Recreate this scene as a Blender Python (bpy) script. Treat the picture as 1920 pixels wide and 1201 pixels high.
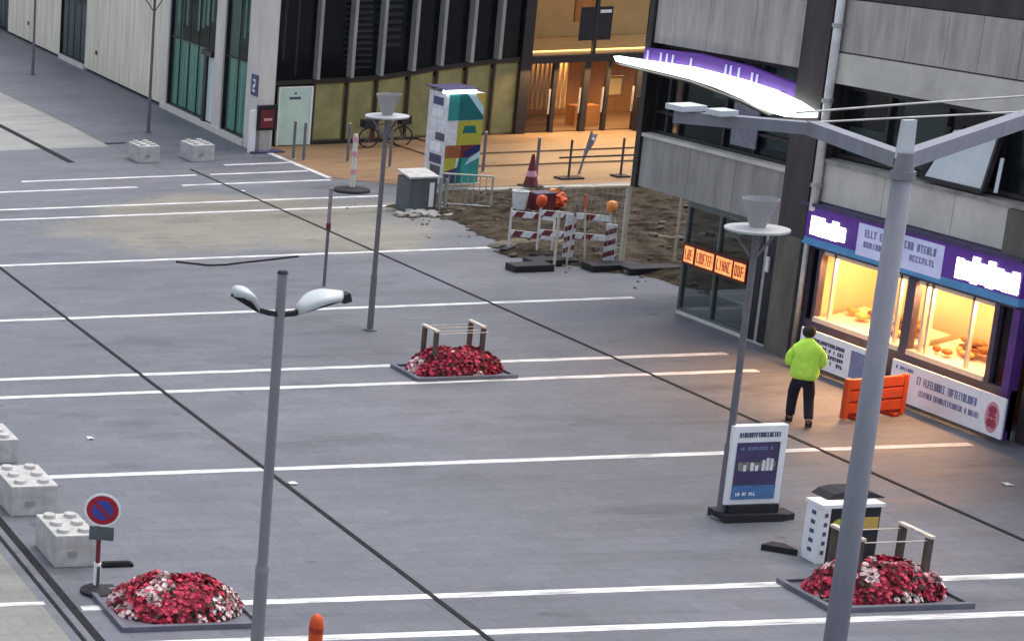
import bpy, bmesh, math, random
from mathutils import Vector, Matrix, noise

# ------------------------------------------------------------------ scene, camera, light
for o in list(bpy.data.objects):
    bpy.data.objects.remove(o)
S = bpy.context.scene
COL = S.collection
rnd = random.Random(7)

cam_d = bpy.data.cameras.new('camera')
cam = bpy.data.objects.new('camera', cam_d)
COL.objects.link(cam)
PITCH, ROLL, YAW, CAM_H = 0.24003, -0.03996, -0.01318, 11.057
F_PX, PP_X, PP_Y = 3651.8, -1109.2, 566.4          # lens of the photograph: an off-centre crop, hence the shift
cp, sp, cyw, syw = math.cos(PITCH), math.sin(PITCH), math.cos(YAW), math.sin(YAW)
fwd = Vector((syw * cp, cyw * cp, -sp))
rgt = Vector((cyw, -syw, 0))
upv = rgt.cross(fwd)
r2 = math.cos(ROLL) * rgt + math.sin(ROLL) * upv
u2 = -math.sin(ROLL) * rgt + math.cos(ROLL) * upv
M4 = Matrix.Identity(4)
for i in range(3):
    M4[i][0], M4[i][1], M4[i][2] = r2[i], u2[i], -fwd[i]
M4.translation = (0, 0, CAM_H)
cam.matrix_world = M4
cam_d.sensor_width = 36
cam_d.lens = F_PX / 1920 * 36
cam_d.shift_x = (960 - PP_X) / 1920
cam_d.shift_y = -(600.5 - PP_Y) / 1920
cam_d.clip_end = 1000
S.camera = cam
S.render.resolution_x, S.render.resolution_y = 1024, 640

SUN_EL, SUN_AZ = math.radians(70), math.radians(70)       # azimuth measured from +Y towards +X
w = bpy.data.worlds.new('World')
S.world = w
w.use_nodes = True
wn = w.node_tree
sky = wn.nodes.new('ShaderNodeTexSky')
sky.sky_type = 'NISHITA'
sky.sun_disc = False
sky.sun_elevation = SUN_EL
sky.sun_rotation = SUN_AZ
sky.dust_density = 3.0
sky.ozone_density = 1.0
hs = wn.nodes.new('ShaderNodeHueSaturation')          # overcast: a greyer dome
hs.inputs['Saturation'].default_value = 0.55
wn.links.new(sky.outputs[0], hs.inputs['Color'])
wn.links.new(hs.outputs[0], wn.nodes['Background'].inputs[0])
wn.nodes['Background'].inputs[1].default_value = 0.15
sun_d = bpy.data.lights.new('sun', 'SUN')
sun_d.energy = 0.85
sun_d.angle = math.radians(38)
sun_d.color = (1.0, 0.95, 0.88)
sun = bpy.data.objects.new('sun', sun_d)
COL.objects.link(sun)
sd = Vector((math.sin(SUN_AZ) * math.cos(SUN_EL), math.cos(SUN_AZ) * math.cos(SUN_EL), math.sin(SUN_EL)))
sun.rotation_euler = sd.to_track_quat('Z', 'Y').to_euler()
sun.location = sd * 60
S.view_settings.view_transform = 'Standard'
S.view_settings.look = 'None'
S.view_settings.exposure = 0.85
S.view_settings.gamma = 1

# ------------------------------------------------------------------ materials
def _nt(name):
    m = bpy.data.materials.new(name)
    m.use_nodes = True
    nt = m.node_tree
    return m, nt, nt.nodes['Principled BSDF']

def lin(c):
    return tuple(((v / 255) / 12.92 if v / 255 < .04045 else ((v / 255 + .055) / 1.055) ** 2.4) for v in c)

def mat(name, col, rough=.6, var=.12, scale=6.0, stretch=(1, 1, 1), metal=0.0, bump=0.0, spec=.4, second=None):
    """base colour broken up by noise in object coordinates"""
    m, nt, b = _nt(name)
    n = nt.nodes
    tc = n.new('ShaderNodeTexCoord')
    mp = n.new('ShaderNodeMapping')
    mp.inputs['Scale'].default_value = stretch
    nz = n.new('ShaderNodeTexNoise')
    nz.inputs['Scale'].default_value = scale
    nz.inputs['Detail'].default_value = 5
    nz.inputs['Roughness'].default_value = .62
    cr = n.new('ShaderNodeValToRGB')
    lo = tuple(max(0, c * (1 - var)) for c in col)
    hi = tuple(min(1, c * (1 + var)) for c in (second or col))
    cr.color_ramp.elements[0].position = .3
    cr.color_ramp.elements[1].position = .7
    cr.color_ramp.elements[0].color = (*lo, 1)
    cr.color_ramp.elements[1].color = (*hi, 1)
    L = nt.links.new
    L(tc.outputs['Object'], mp.inputs[0]); L(mp.outputs[0], nz.inputs['Vector'])
    L(nz.outputs[0], cr.inputs[0]); L(cr.outputs[0], b.inputs['Base Color'])
    b.inputs['Roughness'].default_value = rough
    b.inputs['Metallic'].default_value = metal
    b.inputs['Specular IOR Level'].default_value = spec
    if bump:
        bp = n.new('ShaderNodeBump')
        bp.inputs['Strength'].default_value = bump
        bp.inputs['Distance'].default_value = .02
        L(nz.outputs[0], bp.inputs['Height']); L(bp.outputs[0], b.inputs['Normal'])
    return m

def emit(name, col, strength, var=.1, scale=5.0):
    m = mat(name, tuple(min(1, c) for c in col), .5, var, scale)
    nt = m.node_tree
    b = nt.nodes['Principled BSDF']
    cr = [x for x in nt.nodes if x.type == 'VALTORGB'][0]
    nt.links.new(cr.outputs[0], b.inputs['Emission Color'])
    b.inputs['Emission Strength'].default_value = strength
    return m

def glass(name, tint, see=.6, rough=.06, dark=(.02, .025, .03)):
    m, nt, b = _nt(name)
    n = nt.nodes
    tr = n.new('ShaderNodeBsdfTransparent')
    tr.inputs[0].default_value = (*tint, 1)
    mx = n.new('ShaderNodeMixShader')
    mx.inputs[0].default_value = see
    b.inputs['Base Color'].default_value = (*dark, 1)
    b.inputs['Roughness'].default_value = rough
    b.inputs['Specular IOR Level'].default_value = .6
    nz = n.new('ShaderNodeTexNoise'); nz.inputs['Scale'].default_value = .7
    bp = n.new('ShaderNodeBump'); bp.inputs['Strength'].default_value = .08; bp.inputs['Distance'].default_value = .05
    tc = n.new('ShaderNodeTexCoord')
    L = nt.links.new
    L(tc.outputs['Object'], nz.inputs['Vector']); L(nz.outputs[0], bp.inputs['Height']); L(bp.outputs[0], b.inputs['Normal'])
    out = n['Material Output']
    L(b.outputs[0], mx.inputs[1]); L(tr.outputs[0], mx.inputs[2]); L(mx.outputs[0], out.inputs[0])
    return m

def paving(name, base, painted_glow=False):
    """courses of long pavers, mottled, with wet-looking streaks along the courses"""
    m, nt, b = _nt(name)
    n = nt.nodes; L = nt.links.new
    tc = n.new('ShaderNodeTexCoord')
    br = n.new('ShaderNodeTexBrick')
    br.inputs['Scale'].default_value = 1
    br.inputs['Brick Width'].default_value = .62
    br.inputs['Row Height'].default_value = .31
    br.inputs['Mortar Size'].default_value = .008
    br.inputs['Mortar Smooth'].default_value = .4
    br.inputs['Color1'].default_value = (*[c * .93 for c in base], 1)
    br.inputs['Color2'].default_value = (*[c * 1.06 for c in base], 1)
    br.inputs['Mortar'].default_value = (*[c * .76 for c in base], 1)
    L(tc.outputs['Object'], br.inputs['Vector'])
    mp = n.new('ShaderNodeMapping'); mp.inputs['Scale'].default_value = (.16, 1.3, 1)
    L(tc.outputs['Object'], mp.inputs[0])
    n1 = n.new('ShaderNodeTexNoise'); n1.inputs['Scale'].default_value = 1.0; n1.inputs['Detail'].default_value = 6; n1.inputs['Roughness'].default_value = .65
    L(mp.outputs[0], n1.inputs['Vector'])
    n2 = n.new('ShaderNodeTexNoise'); n2.inputs['Scale'].default_value = .22; n2.inputs['Detail'].default_value = 4
    L(tc.outputs['Object'], n2.inputs['Vector'])
    n3 = n.new('ShaderNodeTexNoise'); n3.inputs['Scale'].default_value = 9; n3.inputs['Detail'].default_value = 3
    L(tc.outputs['Object'], n3.inputs['Vector'])
    def rng(src, lo, hi, a=.3, z=.7):
        r = n.new('ShaderNodeMapRange'); r.inputs[1].default_value = a; r.inputs[2].default_value = z
        r.inputs[3].default_value = lo; r.inputs[4].default_value = hi; L(src, r.inputs[0]); return r.outputs[0]
    def mul(a, c):
        x = n.new('ShaderNodeMix'); x.data_type = 'RGBA'; x.blend_type = 'MULTIPLY'; x.inputs[0].default_value = 1
        L(a, x.inputs[6]); L(c, x.inputs[7]); return x.outputs[2]
    c = mul(br.outputs[0], rng(n1.outputs[0], .84, 1.12))
    c = mul(c, rng(n2.outputs[0], .86, 1.12))
    c = mul(c, rng(n3.outputs[0], .92, 1.07))
    n5 = n.new('ShaderNodeTexNoise'); n5.inputs['Scale'].default_value = .55; n5.inputs['Detail'].default_value = 7; n5.inputs['Roughness'].default_value = .7
    mp3 = n.new('ShaderNodeMapping'); mp3.inputs['Scale'].default_value = (.5, 1.2, 1); mp3.inputs['Location'].default_value = (13, 5, 0)
    L(tc.outputs['Object'], mp3.inputs[0]); L(mp3.outputs[0], n5.inputs['Vector'])
    c = mul(c, rng(n5.outputs[0], 1.0, .74, .55, .66))      # dark dirt stains
    # small dark spots (chewing gum, oil)
    vo = n.new('ShaderNodeTexVoronoi'); vo.inputs['Scale'].default_value = .9
    mp2 = n.new('ShaderNodeMapping'); mp2.inputs['Scale'].default_value = (.8, 1.0, 1)
    L(tc.outputs['Object'], mp2.inputs[0]); L(mp2.outputs[0], vo.inputs['Vector'])
    c = mul(c, rng(vo.outputs['Distance'], .72, 1.0, .05, .085))
    if painted_glow:
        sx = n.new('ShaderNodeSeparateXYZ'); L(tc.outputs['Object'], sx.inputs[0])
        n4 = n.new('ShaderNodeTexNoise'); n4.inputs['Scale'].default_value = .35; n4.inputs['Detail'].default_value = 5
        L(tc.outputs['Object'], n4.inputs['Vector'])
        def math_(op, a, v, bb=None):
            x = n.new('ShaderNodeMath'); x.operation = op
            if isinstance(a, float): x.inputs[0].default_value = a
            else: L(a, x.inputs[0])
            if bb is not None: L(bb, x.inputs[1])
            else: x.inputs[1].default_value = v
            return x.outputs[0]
        # diffuse patch of warm entrance light painted into the paving colour
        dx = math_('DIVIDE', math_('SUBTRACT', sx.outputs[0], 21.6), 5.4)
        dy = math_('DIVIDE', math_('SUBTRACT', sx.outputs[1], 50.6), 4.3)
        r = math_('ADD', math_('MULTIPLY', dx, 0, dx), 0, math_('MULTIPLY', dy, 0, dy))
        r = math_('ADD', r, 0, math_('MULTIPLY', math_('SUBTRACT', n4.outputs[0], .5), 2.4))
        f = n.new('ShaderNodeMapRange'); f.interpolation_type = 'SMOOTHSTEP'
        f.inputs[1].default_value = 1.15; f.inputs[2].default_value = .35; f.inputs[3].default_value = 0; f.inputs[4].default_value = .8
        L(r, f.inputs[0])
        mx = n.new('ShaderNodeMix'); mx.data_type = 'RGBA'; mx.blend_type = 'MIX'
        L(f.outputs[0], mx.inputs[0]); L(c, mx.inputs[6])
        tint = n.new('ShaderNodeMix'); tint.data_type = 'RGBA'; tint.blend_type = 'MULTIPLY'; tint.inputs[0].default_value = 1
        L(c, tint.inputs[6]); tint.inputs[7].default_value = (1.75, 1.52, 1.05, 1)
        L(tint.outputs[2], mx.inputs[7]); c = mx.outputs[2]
    L(c, b.inputs['Base Color'])
    L(rng(n1.outputs[0], .45, .75), b.inputs['Roughness'])
    b.inputs['Specular IOR Level'].default_value = .35
    bp = n.new('ShaderNodeBump'); bp.inputs['Strength'].default_value = .25; bp.inputs['Distance'].default_value = .01
    L(br.outputs['Fac'], bp.inputs['Height']); bp.invert = True
    L(bp.outputs[0], b.inputs['Normal'])
    return m

M = {}
M['plaza'] = paving('plaza_pavers', (.136, .143, .162), painted_glow=True)
M['walk'] = paving('pavement_pavers', (.128, .134, .158))
M['pale_walk'] = paving('pale_pavers', (.285, .285, .268))
M['road'] = paving('road_pavers', (.21, .21, .185))
M['glow_tinted_floor'] = paving('glow_tinted_tan_pavers', (.245, .15, .08))  # tan stone whose colour also stands in for warm light from the hall
M['white_line'] = mat('inlaid_pale_stone', (.50, .495, .49), .55, .45, 2.2, (.8, 5, 1), second=(.62, .615, .61))
M['drain'] = mat('cast_iron_drain', (.022, .022, .025), .8, .4, 12, spec=.1)
M['soil'] = mat('bare_soil', (.021, .016, .011), .95, .6, 2.6, bump=.9, spec=.08, second=(.060, .047, .034))
M['stone'] = mat('rubble_stone', (.13, .112, .09), .9, .45, 2, spec=.1)
M['conc_board'] = mat('board_marked_concrete', (.70, .65, .52), .8, .22, 2.2, (1.6, 1.6, .16), bump=.25)
M['conc_grey'] = mat('weathered_grey_concrete', (.29, .28, .262), .85, .30, 1.7, (1.2, 2.2, .35), bump=.3)
M['conc_light'] = mat('washed_grey_concrete', (.40, .38, .35), .85, .26, 1.7, (1.2, 2.2, .35), bump=.3)
M['conc_pale'] = mat('pale_concrete_band', (.55, .53, .475), .85, .2, 1.4, (1, .8, .7), bump=.2)
M['conc_block'] = mat('cast_concrete', (.44, .43, .41), .85, .22, 5, bump=.35)
M['pale_frame'] = mat('pale_stone_column', (.62, .58, .53), .6, .12, 3, (1, 1, .2))
M['dark_frame'] = mat('dark_bronze_frame', (.022, .018, .018), .45, .3, 4)
M['fin'] = mat('pale_metal_fin', (.27, .28, .27), .45, .2, 4, (1, 1, .3))
M['pillar'] = mat('dark_brown_cladding', (.050, .038, .040), .6, .35, 3, (1, 1, .2))
M['pillar_low'] = mat('stained_column_base', (.115, .105, .09), .8, .3, 3, (1, 1, .3))
M['pipe'] = mat('white_painted_pipe', (.70, .70, .70), .45, .15, 5)
M['mint'] = mat('mint_panel', (.50, .66, .57), .5, .1, 2)
M['curtain'] = mat('mint_pleated_curtain', (.36, .56, .52), .85, .35, 3.0, (1.4, 4.5, .05), second=(.74, .86, .80))
M['g_mint'] = glass('mint_glass', (.80, .95, .90), .82, .08)
M['g_dark'] = glass('dark_glass', (.80, .80, .82), .66, .08, (.010, .012, .018))
M['g_grey'] = glass('grey_window_glass', (.8, .85, .85), .62, .06)
M['g_corner'] = glass('corner_glass', (.9, .93, .93), .80, .05)
M['corner_frame'] = mat('grey_green_frame', (.10, .115, .11), .5, .25, 5)
M['g_clear'] = glass('clear_shop_glass', (.98, .98, .97), .93, .03)
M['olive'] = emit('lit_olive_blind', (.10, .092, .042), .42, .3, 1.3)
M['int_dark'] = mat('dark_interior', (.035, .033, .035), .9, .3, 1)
M['tread'] = mat('grey_stair_tread', (.42, .42, .39), .7, .2, 3)
M['foliage_dim'] = mat('brown_lattice', (.14, .10, .06), .9, .5, 5)
M['wood'] = mat('warm_wood', (.40, .18, .06), .5, .28, 2.0, (1, 1, .25))
M['wood_dark'] = mat('dark_wood', (.16, .07, .03), .5, .3, 3)
M['cream'] = mat('cream_wall', (.80, .62, .38), .7, .08, 1.5)
M['warmwall'] = mat('olive_cream_wall', (.46, .35, .18), .8, .12, 1.5)
M['white'] = mat('white_paint', (.78, .78, .78), .45, .07, 6)
M['cream_paint'] = mat('weathered_white_paint', (.62, .60, .54), .6, .2, 9)
M['black'] = mat('black_rubber', (.018, .017, .022), .7, .3, 9)
M['black_gloss'] = mat('black_panel', (.015, .014, .02), .3, .3, 4)
M['charcoal'] = mat('charcoal_powder_coat', (.14, .134, .15), .55, .18, 7)
M['lampgrey'] = mat('grey_lamp_paint', (.20, .202, .235), .6, .13, 5, (1, 1, .3))
M['lampgrey_dk'] = mat('darker_grey_lamp_paint', (.19, .19, .212), .55, .13, 5, (1, 1, .3))
M['lens'] = mat('pale_lamp_shell', (.52, .55, .56), .35, .08, 4)
M['disc_shell'] = mat('dull_lamp_disc', (.40, .41, .41), .5, .1, 4)
M['mesh_grey'] = glass('smoked_lamp_cone', (.8, .8, .8), .5, .4, (.42, .42, .43))
M['red'] = mat('crimson_petals', (.50, .014, .045), .6, .5, 9, second=(.72, .06, .12))
M['red_dk'] = mat('deep_red_petals', (.16, .005, .016), .7, .5, 9)
M['pink'] = mat('pale_pink_petals', (.80, .44, .45), .6, .3, 9, second=(.85, .70, .68))
M['leaf'] = mat('dark_bedding_leaf', (.045, .040, .025), .7, .5, 8)
M['tray'] = mat('slate_grey_tray', (.12, .12, .15), .55, .2, 5)
M['post_wood'] = mat('brown_timber_post', (.085, .065, .055), .8, .35, 9, (1, 1, .3))
M['rail_wood'] = mat('pale_timber_rail', (.60, .52, .44), .75, .25, 8)
M['orange'] = mat('orange_red_plastic', (.60, .075, .015), .45, .15, 5)
M['orange_dk'] = mat('dark_red_plastic', (.36, .030, .012), .5, .2, 5)  # darker red for barrier web, feet and delineator band
M['orange_pale'] = mat('amber_lens', (.80, .28, .05), .3, .15, 5)
M['maroon'] = mat('maroon_plastic', (.14, .018, .025), .5, .25, 6)
M['sign_red'] = mat('sign_red', (.34, .012, .030), .4, .12, 6)
M['sign_blue'] = mat('sign_blue', (.055, .06, .30), .4, .12, 6)
M['purple'] = emit('lit_purple_face', (.088, .026, .235), .14, .15, 2)
M['purple_dim'] = mat('purple_board', (.10, .035, .20), .5, .2, 3)
M['teal_strip'] = emit('lit_blue_strip', (.05, .16, .32), .25, .2, 2)
M['glow'] = emit('white_backlit_letters', (1, .95, 1), 3.2, .02)
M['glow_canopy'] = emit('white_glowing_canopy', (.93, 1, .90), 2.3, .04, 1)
M['lit_panel'] = emit('pale_lit_lettering_panel', (.40, .42, .62), .22, .12, 2)
M['led'] = emit('orange_led', (1, .27, .08), .75, .35, 9)
M['tube'] = emit('white_light_tube', (.9, 1, 1), 2.2, .03)
M['board_white'] = mat('white_signboard', (.84, .86, .90), .5, .07, 3)
M['ink'] = mat('dark_blue_lettering', (.07, .075, .15), .6, .2, 5)
M['ink_soft'] = mat('grey_blue_lettering', (.19, .22, .38), .6, .2, 5)
M['lilac_ink'] = mat('lilac_lettering', (.22, .23, .38), .6, .2, 5)
M['emblem'] = mat('red_emblem', (.35, .045, .09), .5, .2, 8)
M['emblem_pale'] = mat('pale_red_emblem', (.62, .30, .36), .5, .15, 8)
M['teal'] = mat('teal_print', (.03, .26, .24), .5, .2, 3)
M['teal_dk'] = mat('deep_teal_print', (.01, .13, .13), .5, .2, 3)
M['aqua'] = mat('pale_aqua_print', (.42, .62, .66), .5, .15, 3)
M['lime'] = mat('yellow_green_print', (.42, .39, .045), .5, .15, 3)
M['mustard'] = mat('mustard_print', (.55, .37, .08), .5, .15, 3)
M['navy'] = mat('navy_print', (.015, .02, .12), .5, .2, 3)
M['violet'] = mat('dark_violet_print', (.06, .045, .115), .5, .25, 4)
M['brick_print'] = mat('rust_print', (.33, .10, .04), .5, .2, 3)
M['poster_pale'] = mat('pale_poster_paper', (.66, .66, .68), .6, .2, 7)
M['steel'] = mat('galvanised_steel', (.42, .42, .40), .45, .2, 6, metal=.5)
M['tan_steel'] = mat('pale_fence_tube', (.56, .50, .40), .5, .2, 6)
M['cabinet'] = mat('grey_utility_paint', (.085, .10, .105), .6, .22, 5)
M['hivis'] = mat('high_visibility_fabric', (.50, .92, .07), .8, .14, 7, bump=.3, second=(.62, 1, .12))
M['hivis_dk'] = mat('high_visibility_seam', (.30, .62, .05), .85, .1, 7)
M['navy_cloth'] = mat('dark_work_trousers', (.016, .013, .024), .85, .3, 9, bump=.2)
M['skin'] = mat('skin', (.42, .25, .18), .55, .08, 9)
M['hair'] = mat('dark_hair', (.018, .012, .009), .7, .3, 20)
M['boot'] = mat('dark_leather_boot', (.022, .014, .012), .6, .25, 9)
M['bread'] = mat('brown_crust', (.36, .14, .04), .7, .4, 14)
M['bread_pale'] = mat('golden_crust', (.72, .42, .14), .7, .3, 14)
M['shelf'] = mat('pale_display_shelf', (.80, .62, .48), .5, .1, 5)
M['blind'] = mat('pale_grey_blind', (.44, .50, .49), .8, .1, 3)
M['sky_reflect_tone'] = mat('pale_sky_reflection', (.60, .64, .66), .6, .08, 2)  # sky reflected in the open sash, put into a pale base colour
M['grey_cloth'] = mat('grey_banner_cloth', (.20, .20, .25), .85, .3, 9)

# ------------------------------------------------------------------ mesh builder
ORG = {}

class MB:
    def __init__(self):
        self.bm = bmesh.new()
    def fbox(self, o, ux, uy, uz, x0, x1, y0, y1, z0, z1):
        o, ux, uy, uz = Vector(o), Vector(ux), Vector(uy), Vector(uz)
        v = [self.bm.verts.new(o + ux * x + uy * y + uz * z) for z in (z0, z1) for y in (y0, y1) for x in (x0, x1)]
        for f in ((0, 2, 3, 1), (4, 5, 7, 6), (0, 1, 5, 4), (2, 6, 7, 3), (0, 4, 6, 2), (1, 3, 7, 5)):
            self.bm.faces.new([v[i] for i in f])
        return self
    def box(self, x0, x1, y0, y1, z0, z1):
        return self.fbox((0, 0, 0), (1, 0, 0), (0, 1, 0), (0, 0, 1), x0, x1, y0, y1, z0, z1)
    def beam(self, p, q, wd, ht, up=(0, 0, 1)):
        p, q = Vector(p), Vector(q)
        d = (q - p); ln = d.length; d.normalize()
        s = d.cross(Vector(up))
        if s.length < 1e-4: s = d.cross(Vector((1, 0, 0)))
        s.normalize(); u = s.cross(d)
        return self.fbox(p, d, s, u, 0, ln, -wd / 2, wd / 2, -ht / 2, ht / 2)
    def cyl(self, p, q, r0, r1=None, n=14, caps=True):
        p, q = Vector(p), Vector(q)
        r1 = r0 if r1 is None else r1
        d = (q - p).normalized()
        a = d.orthogonal().normalized(); b = d.cross(a)
        A = [self.bm.verts.new(p + (a * math.cos(t) + b * math.sin(t)) * r0) for t in [2 * math.pi * k / n for k in range(n)]]
        B = [self.bm.verts.new(q + (a * math.cos(t) + b * math.sin(t)) * r1) for t in [2 * math.pi * k / n for k in range(n)]]
        for k in range(n):
            self.bm.faces.new((A[k], A[(k + 1) % n], B[(k + 1) % n], B[k]))
        if caps:
            self.bm.faces.new(A[::-1]); self.bm.faces.new(B)
        return self
    def tube(self, pts, r, n=8):
        for a, b in zip(pts, pts[1:]):
            self.cyl(a, b, r, r, n)
        return self
    def lathe(self, c, prof, n=20):
        c = Vector(c); rings = []
        for r, z in prof:
            if r < 1e-5:
                rings.append([self.bm.verts.new(c + Vector((0, 0, z)))])
            else:
                rings.append([self.bm.verts.new(c + Vector((r * math.cos(2 * math.pi * k / n), r * math.sin(2 * math.pi * k / n), z))) for k in range(n)])
        for A, B in zip(rings, rings[1:]):
            for k in range(n):
                a = [A[0]] if len(A) == 1 else [A[k], A[(k + 1) % n]]
                b = [B[0]] if len(B) == 1 else [B[(k + 1) % n], B[k]]
                if len(a) + len(b) >= 3: self.bm.faces.new(a + b)
        if len(rings[0]) > 1: self.bm.faces.new(rings[0][::-1])
        if len(rings[-1]) > 1: self.bm.faces.new(rings[-1])
        return self
    def quad(self, *p):
        self.bm.faces.new([self.bm.verts.new(Vector(x)) for x in p])
        return self
    def prism(self, pts, ext):
        ext = Vector(ext)
        A = [self.bm.verts.new(Vector(p)) for p in pts]
        B = [self.bm.verts.new(Vector(p) + ext) for p in pts]
        n = len(A)
        self.bm.faces.new(A[::-1]); self.bm.faces.new(B)
        for k in range(n):
            self.bm.faces.new((A[k], A[(k + 1) % n], B[(k + 1) % n], B[k]))
        return self
    def ball(self, c, r, sub=2, jit=0):
        mm = Matrix.Translation(Vector(c)) @ Matrix.Diagonal((*(r if hasattr(r, '__len__') else (r, r, r)), 1))
        vs = bmesh.ops.create_icosphere(self.bm, subdivisions=sub, radius=1, matrix=mm)['verts']
        if jit:
            for v in vs:
                v.co += Vector((rnd.uniform(-jit, jit), rnd.uniform(-jit, jit), rnd.uniform(-jit, jit)))
        return self
    def torus(self, c, axis_u, axis_v, R, r, n=24, m=8):
        c, u, v = Vector(c), Vector(axis_u).normalized(), Vector(axis_v).normalized()
        wv = u.cross(v); g = []
        for i in range(n):
            t = 2 * math.pi * i / n; d = u * math.cos(t) + v * math.sin(t)
            g.append([self.bm.verts.new(c + d * (R + r * math.cos(2 * math.pi * j / m)) + wv * r * math.sin(2 * math.pi * j / m)) for j in range(m)])
        for i in range(n):
            for j in range(m):
                self.bm.faces.new((g[i][j], g[(i + 1) % n][j], g[(i + 1) % n][(j + 1) % m], g[i][(j + 1) % m]))
        return self
    def strokes(self, o, u, v, nrm, wd, ht, count, seed, t=.003, fat=.2):
        """one line of lettering as raised strokes, too small in the photograph to read"""
        rr = random.Random(seed)
        o, u, v, nrm = Vector(o), Vector(u), Vector(v), Vector(nrm)
        cw = wd / count
        pats = [('l', 't', 'm'), ('l', 'r', 'm'), ('l', 'b'), ('t', 'c'), ('l', 'r', 't', 'b'), ('l', 'r', 't'), ('l', 't', 'm', 'b'), ('c',), ('l', 'r', 'b'), ('l', 't', 'b')]
        for k in range(count):
            if count > 7 and rr.random() < .08: continue
            a, b = k * cw, k * cw + cw * .78
            s = cw * fat
            for ch in rr.choice(pats):
                R = {'l': (a, a + s, 0, ht), 'r': (b - s, b, 0, ht), 'c': ((a + b) / 2 - s / 2, (a + b) / 2 + s / 2, 0, ht),
                     't': (a, b, ht - s, ht), 'm': (a, b, ht / 2 - s / 2, ht / 2 + s / 2), 'b': (a, b, 0, s)}[ch]
                tt = t * (1 + .15 * rr.random()) + (.0006 if ch in 'tmb' else 0)
                self.fbox(o, u, v, nrm, R[0], R[1], R[2], R[3], 0, tt)
        return self
    def build(self, name, m, parent=None, org=None, bevel=0, smooth=False):
        bm = self.bm
        o_ = ORG[parent] if parent is not None else Vector(org or (0, 0, 0))
        if bevel:
            bmesh.ops.bevel(bm, geom=list(bm.edges), offset=bevel, segments=2, affect='EDGES', profile=.6)
        bmesh.ops.recalc_face_normals(bm, faces=list(bm.faces))
        bmesh.ops.translate(bm, verts=list(bm.verts), vec=-o_)
        me = bpy.data.meshes.new(name)
        bm.to_mesh(me); bm.free()
        if smooth:
            for p in me.polygons: p.use_smooth = True
        me.materials.append(M[m] if isinstance(m, str) else m)
        o = bpy.data.objects.new(name, me)
        COL.objects.link(o)
        if parent is not None:
            o.parent = parent
        else:
            o.location = o_
        ORG[o] = o_
        return o

def thing(name, loc, label, cat, group=None):
    o = bpy.data.objects.new(name, None)
    o.empty_display_size = .3
    o.location = loc
    COL.objects.link(o)
    ORG[o] = Vector(loc)
    tag(o, label, cat, group)
    return o

def tag(o, label, cat, group=None, kind=None):
    o['label'] = label; o['category'] = cat
    if group: o['group'] = group
    if kind: o['kind'] = kind
    return o

def structure(o):
    o['kind'] = 'structure'
    return o

def copy_tree(o, loc, label, group=None, rz=0):
    c = o.copy(); COL.objects.link(c); c.location = loc; c.rotation_euler = (0, 0, rz); c['label'] = label
    if group: c['group'] = group
    for ch in o.children:
        d = ch.copy(); COL.objects.link(d); d.parent = c
        for g in ch.children:
            e = g.copy(); COL.objects.link(e); e.parent = d
    return c

X_, Y_, Z_ = Vector((1, 0, 0)), Vector((0, 1, 0)), Vector((0, 0, 1))

# ------------------------------------------------------------------ ground and paving
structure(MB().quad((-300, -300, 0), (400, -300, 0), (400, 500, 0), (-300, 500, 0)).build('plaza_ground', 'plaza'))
structure(MB().prism([(22.3, 58.6, .0), (26.3, 58.6, .0), (26.3, 61.2, .0), (29.5, 110, .0), (22.8, 110, .0)], (0, 0, .004)).build('pavement', 'walk'))
structure(MB().prism([(15, 62.9, .0), (22.2, 62.9, .0), (22.8, 78, .0), (22.8, 110, .0), (15, 110, .0)], (0, 0, .0035)).build('pale_path', 'pale_walk'))
structure(MB().box(-60, 8.45, -10, 120, 0, .004).build('road', 'road'))
lines = MB()
for y, x0, x1 in ((24.36, 8.95, 26.0), (25.62, 8.95, 26.0), (31.16, 8.95, 25.6), (35.75, 8.95, 25.1), (36.95, 8.95, 25.3),
                  (41.45, 8.95, 26.2), (46.68, 8.95, 26.15), (52.05, 8.95, 26.1), (53.4, 8.95, 26.4), (55.95, 8.95, 20.6),
                  (55.95, 21.9, 26.2), (57.45, 17.7, 22.9), (57.45, 23.3, 26.2), (58.9, 24.3, 26.3)):
    lines.box(x0, x1, y - .085, y + .085, .001, .0055)
lines.box(-6, 8.5, 25.78, 25.9, .001, .0085)
structure(lines.build('paving_lines', 'white_line'))
dr = MB()
dr.box(13.82, 13.90, 12, 58, .001, .0098)
dr.box(23.06, 23.13, 24, 58.4, .001, .0098)
dr.box(8.60, 8.66, 12, 60, .001, .0098).box(8.78, 8.90, 12, 60, .001, .0098)
dr.box(20.0, 20.22, 60.3, 110, .001, .0098)
dr.box(22.25, 22.9, 63.35, 63.6, .0045, .0098)
structure(dr.build('drain_channel', 'drain'))
# glow-tinted tan terrace in front of the entrance, two low steps
structure(MB().prism([(26.15, 61.9, 0), (26.5, 61.0, 0), (26.35, 56.3, 0), (27.5, 54.9, 0), (29.7, 54.1, 0), (46, 53.6, 0), (46, 61.9, 0)], (0, 0, .012)).build('terrace', 'glow_tinted_floor'))
structure(MB().box(30.6, 46, 57.0, 61.9, .01, .06).box(31.6, 46, 58.8, 61.9, .06, .11).build('terrace_steps', 'glow_tinted_floor'))
structure(MB().prism([(26.15, 61.7, 0), (26.32, 61.0, 0), (26.2, 56.2, 0), (26.35, 56.2, 0), (26.5, 61.0, 0), (26.35, 61.7, 0)], (0, 0, .02)).build('terrace_edge', 'white_line'))
structure(MB().box(29.0, 46, 53.55, 53.95, 0, .02).build('terrace_kerb', 'pale_walk'))

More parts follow.
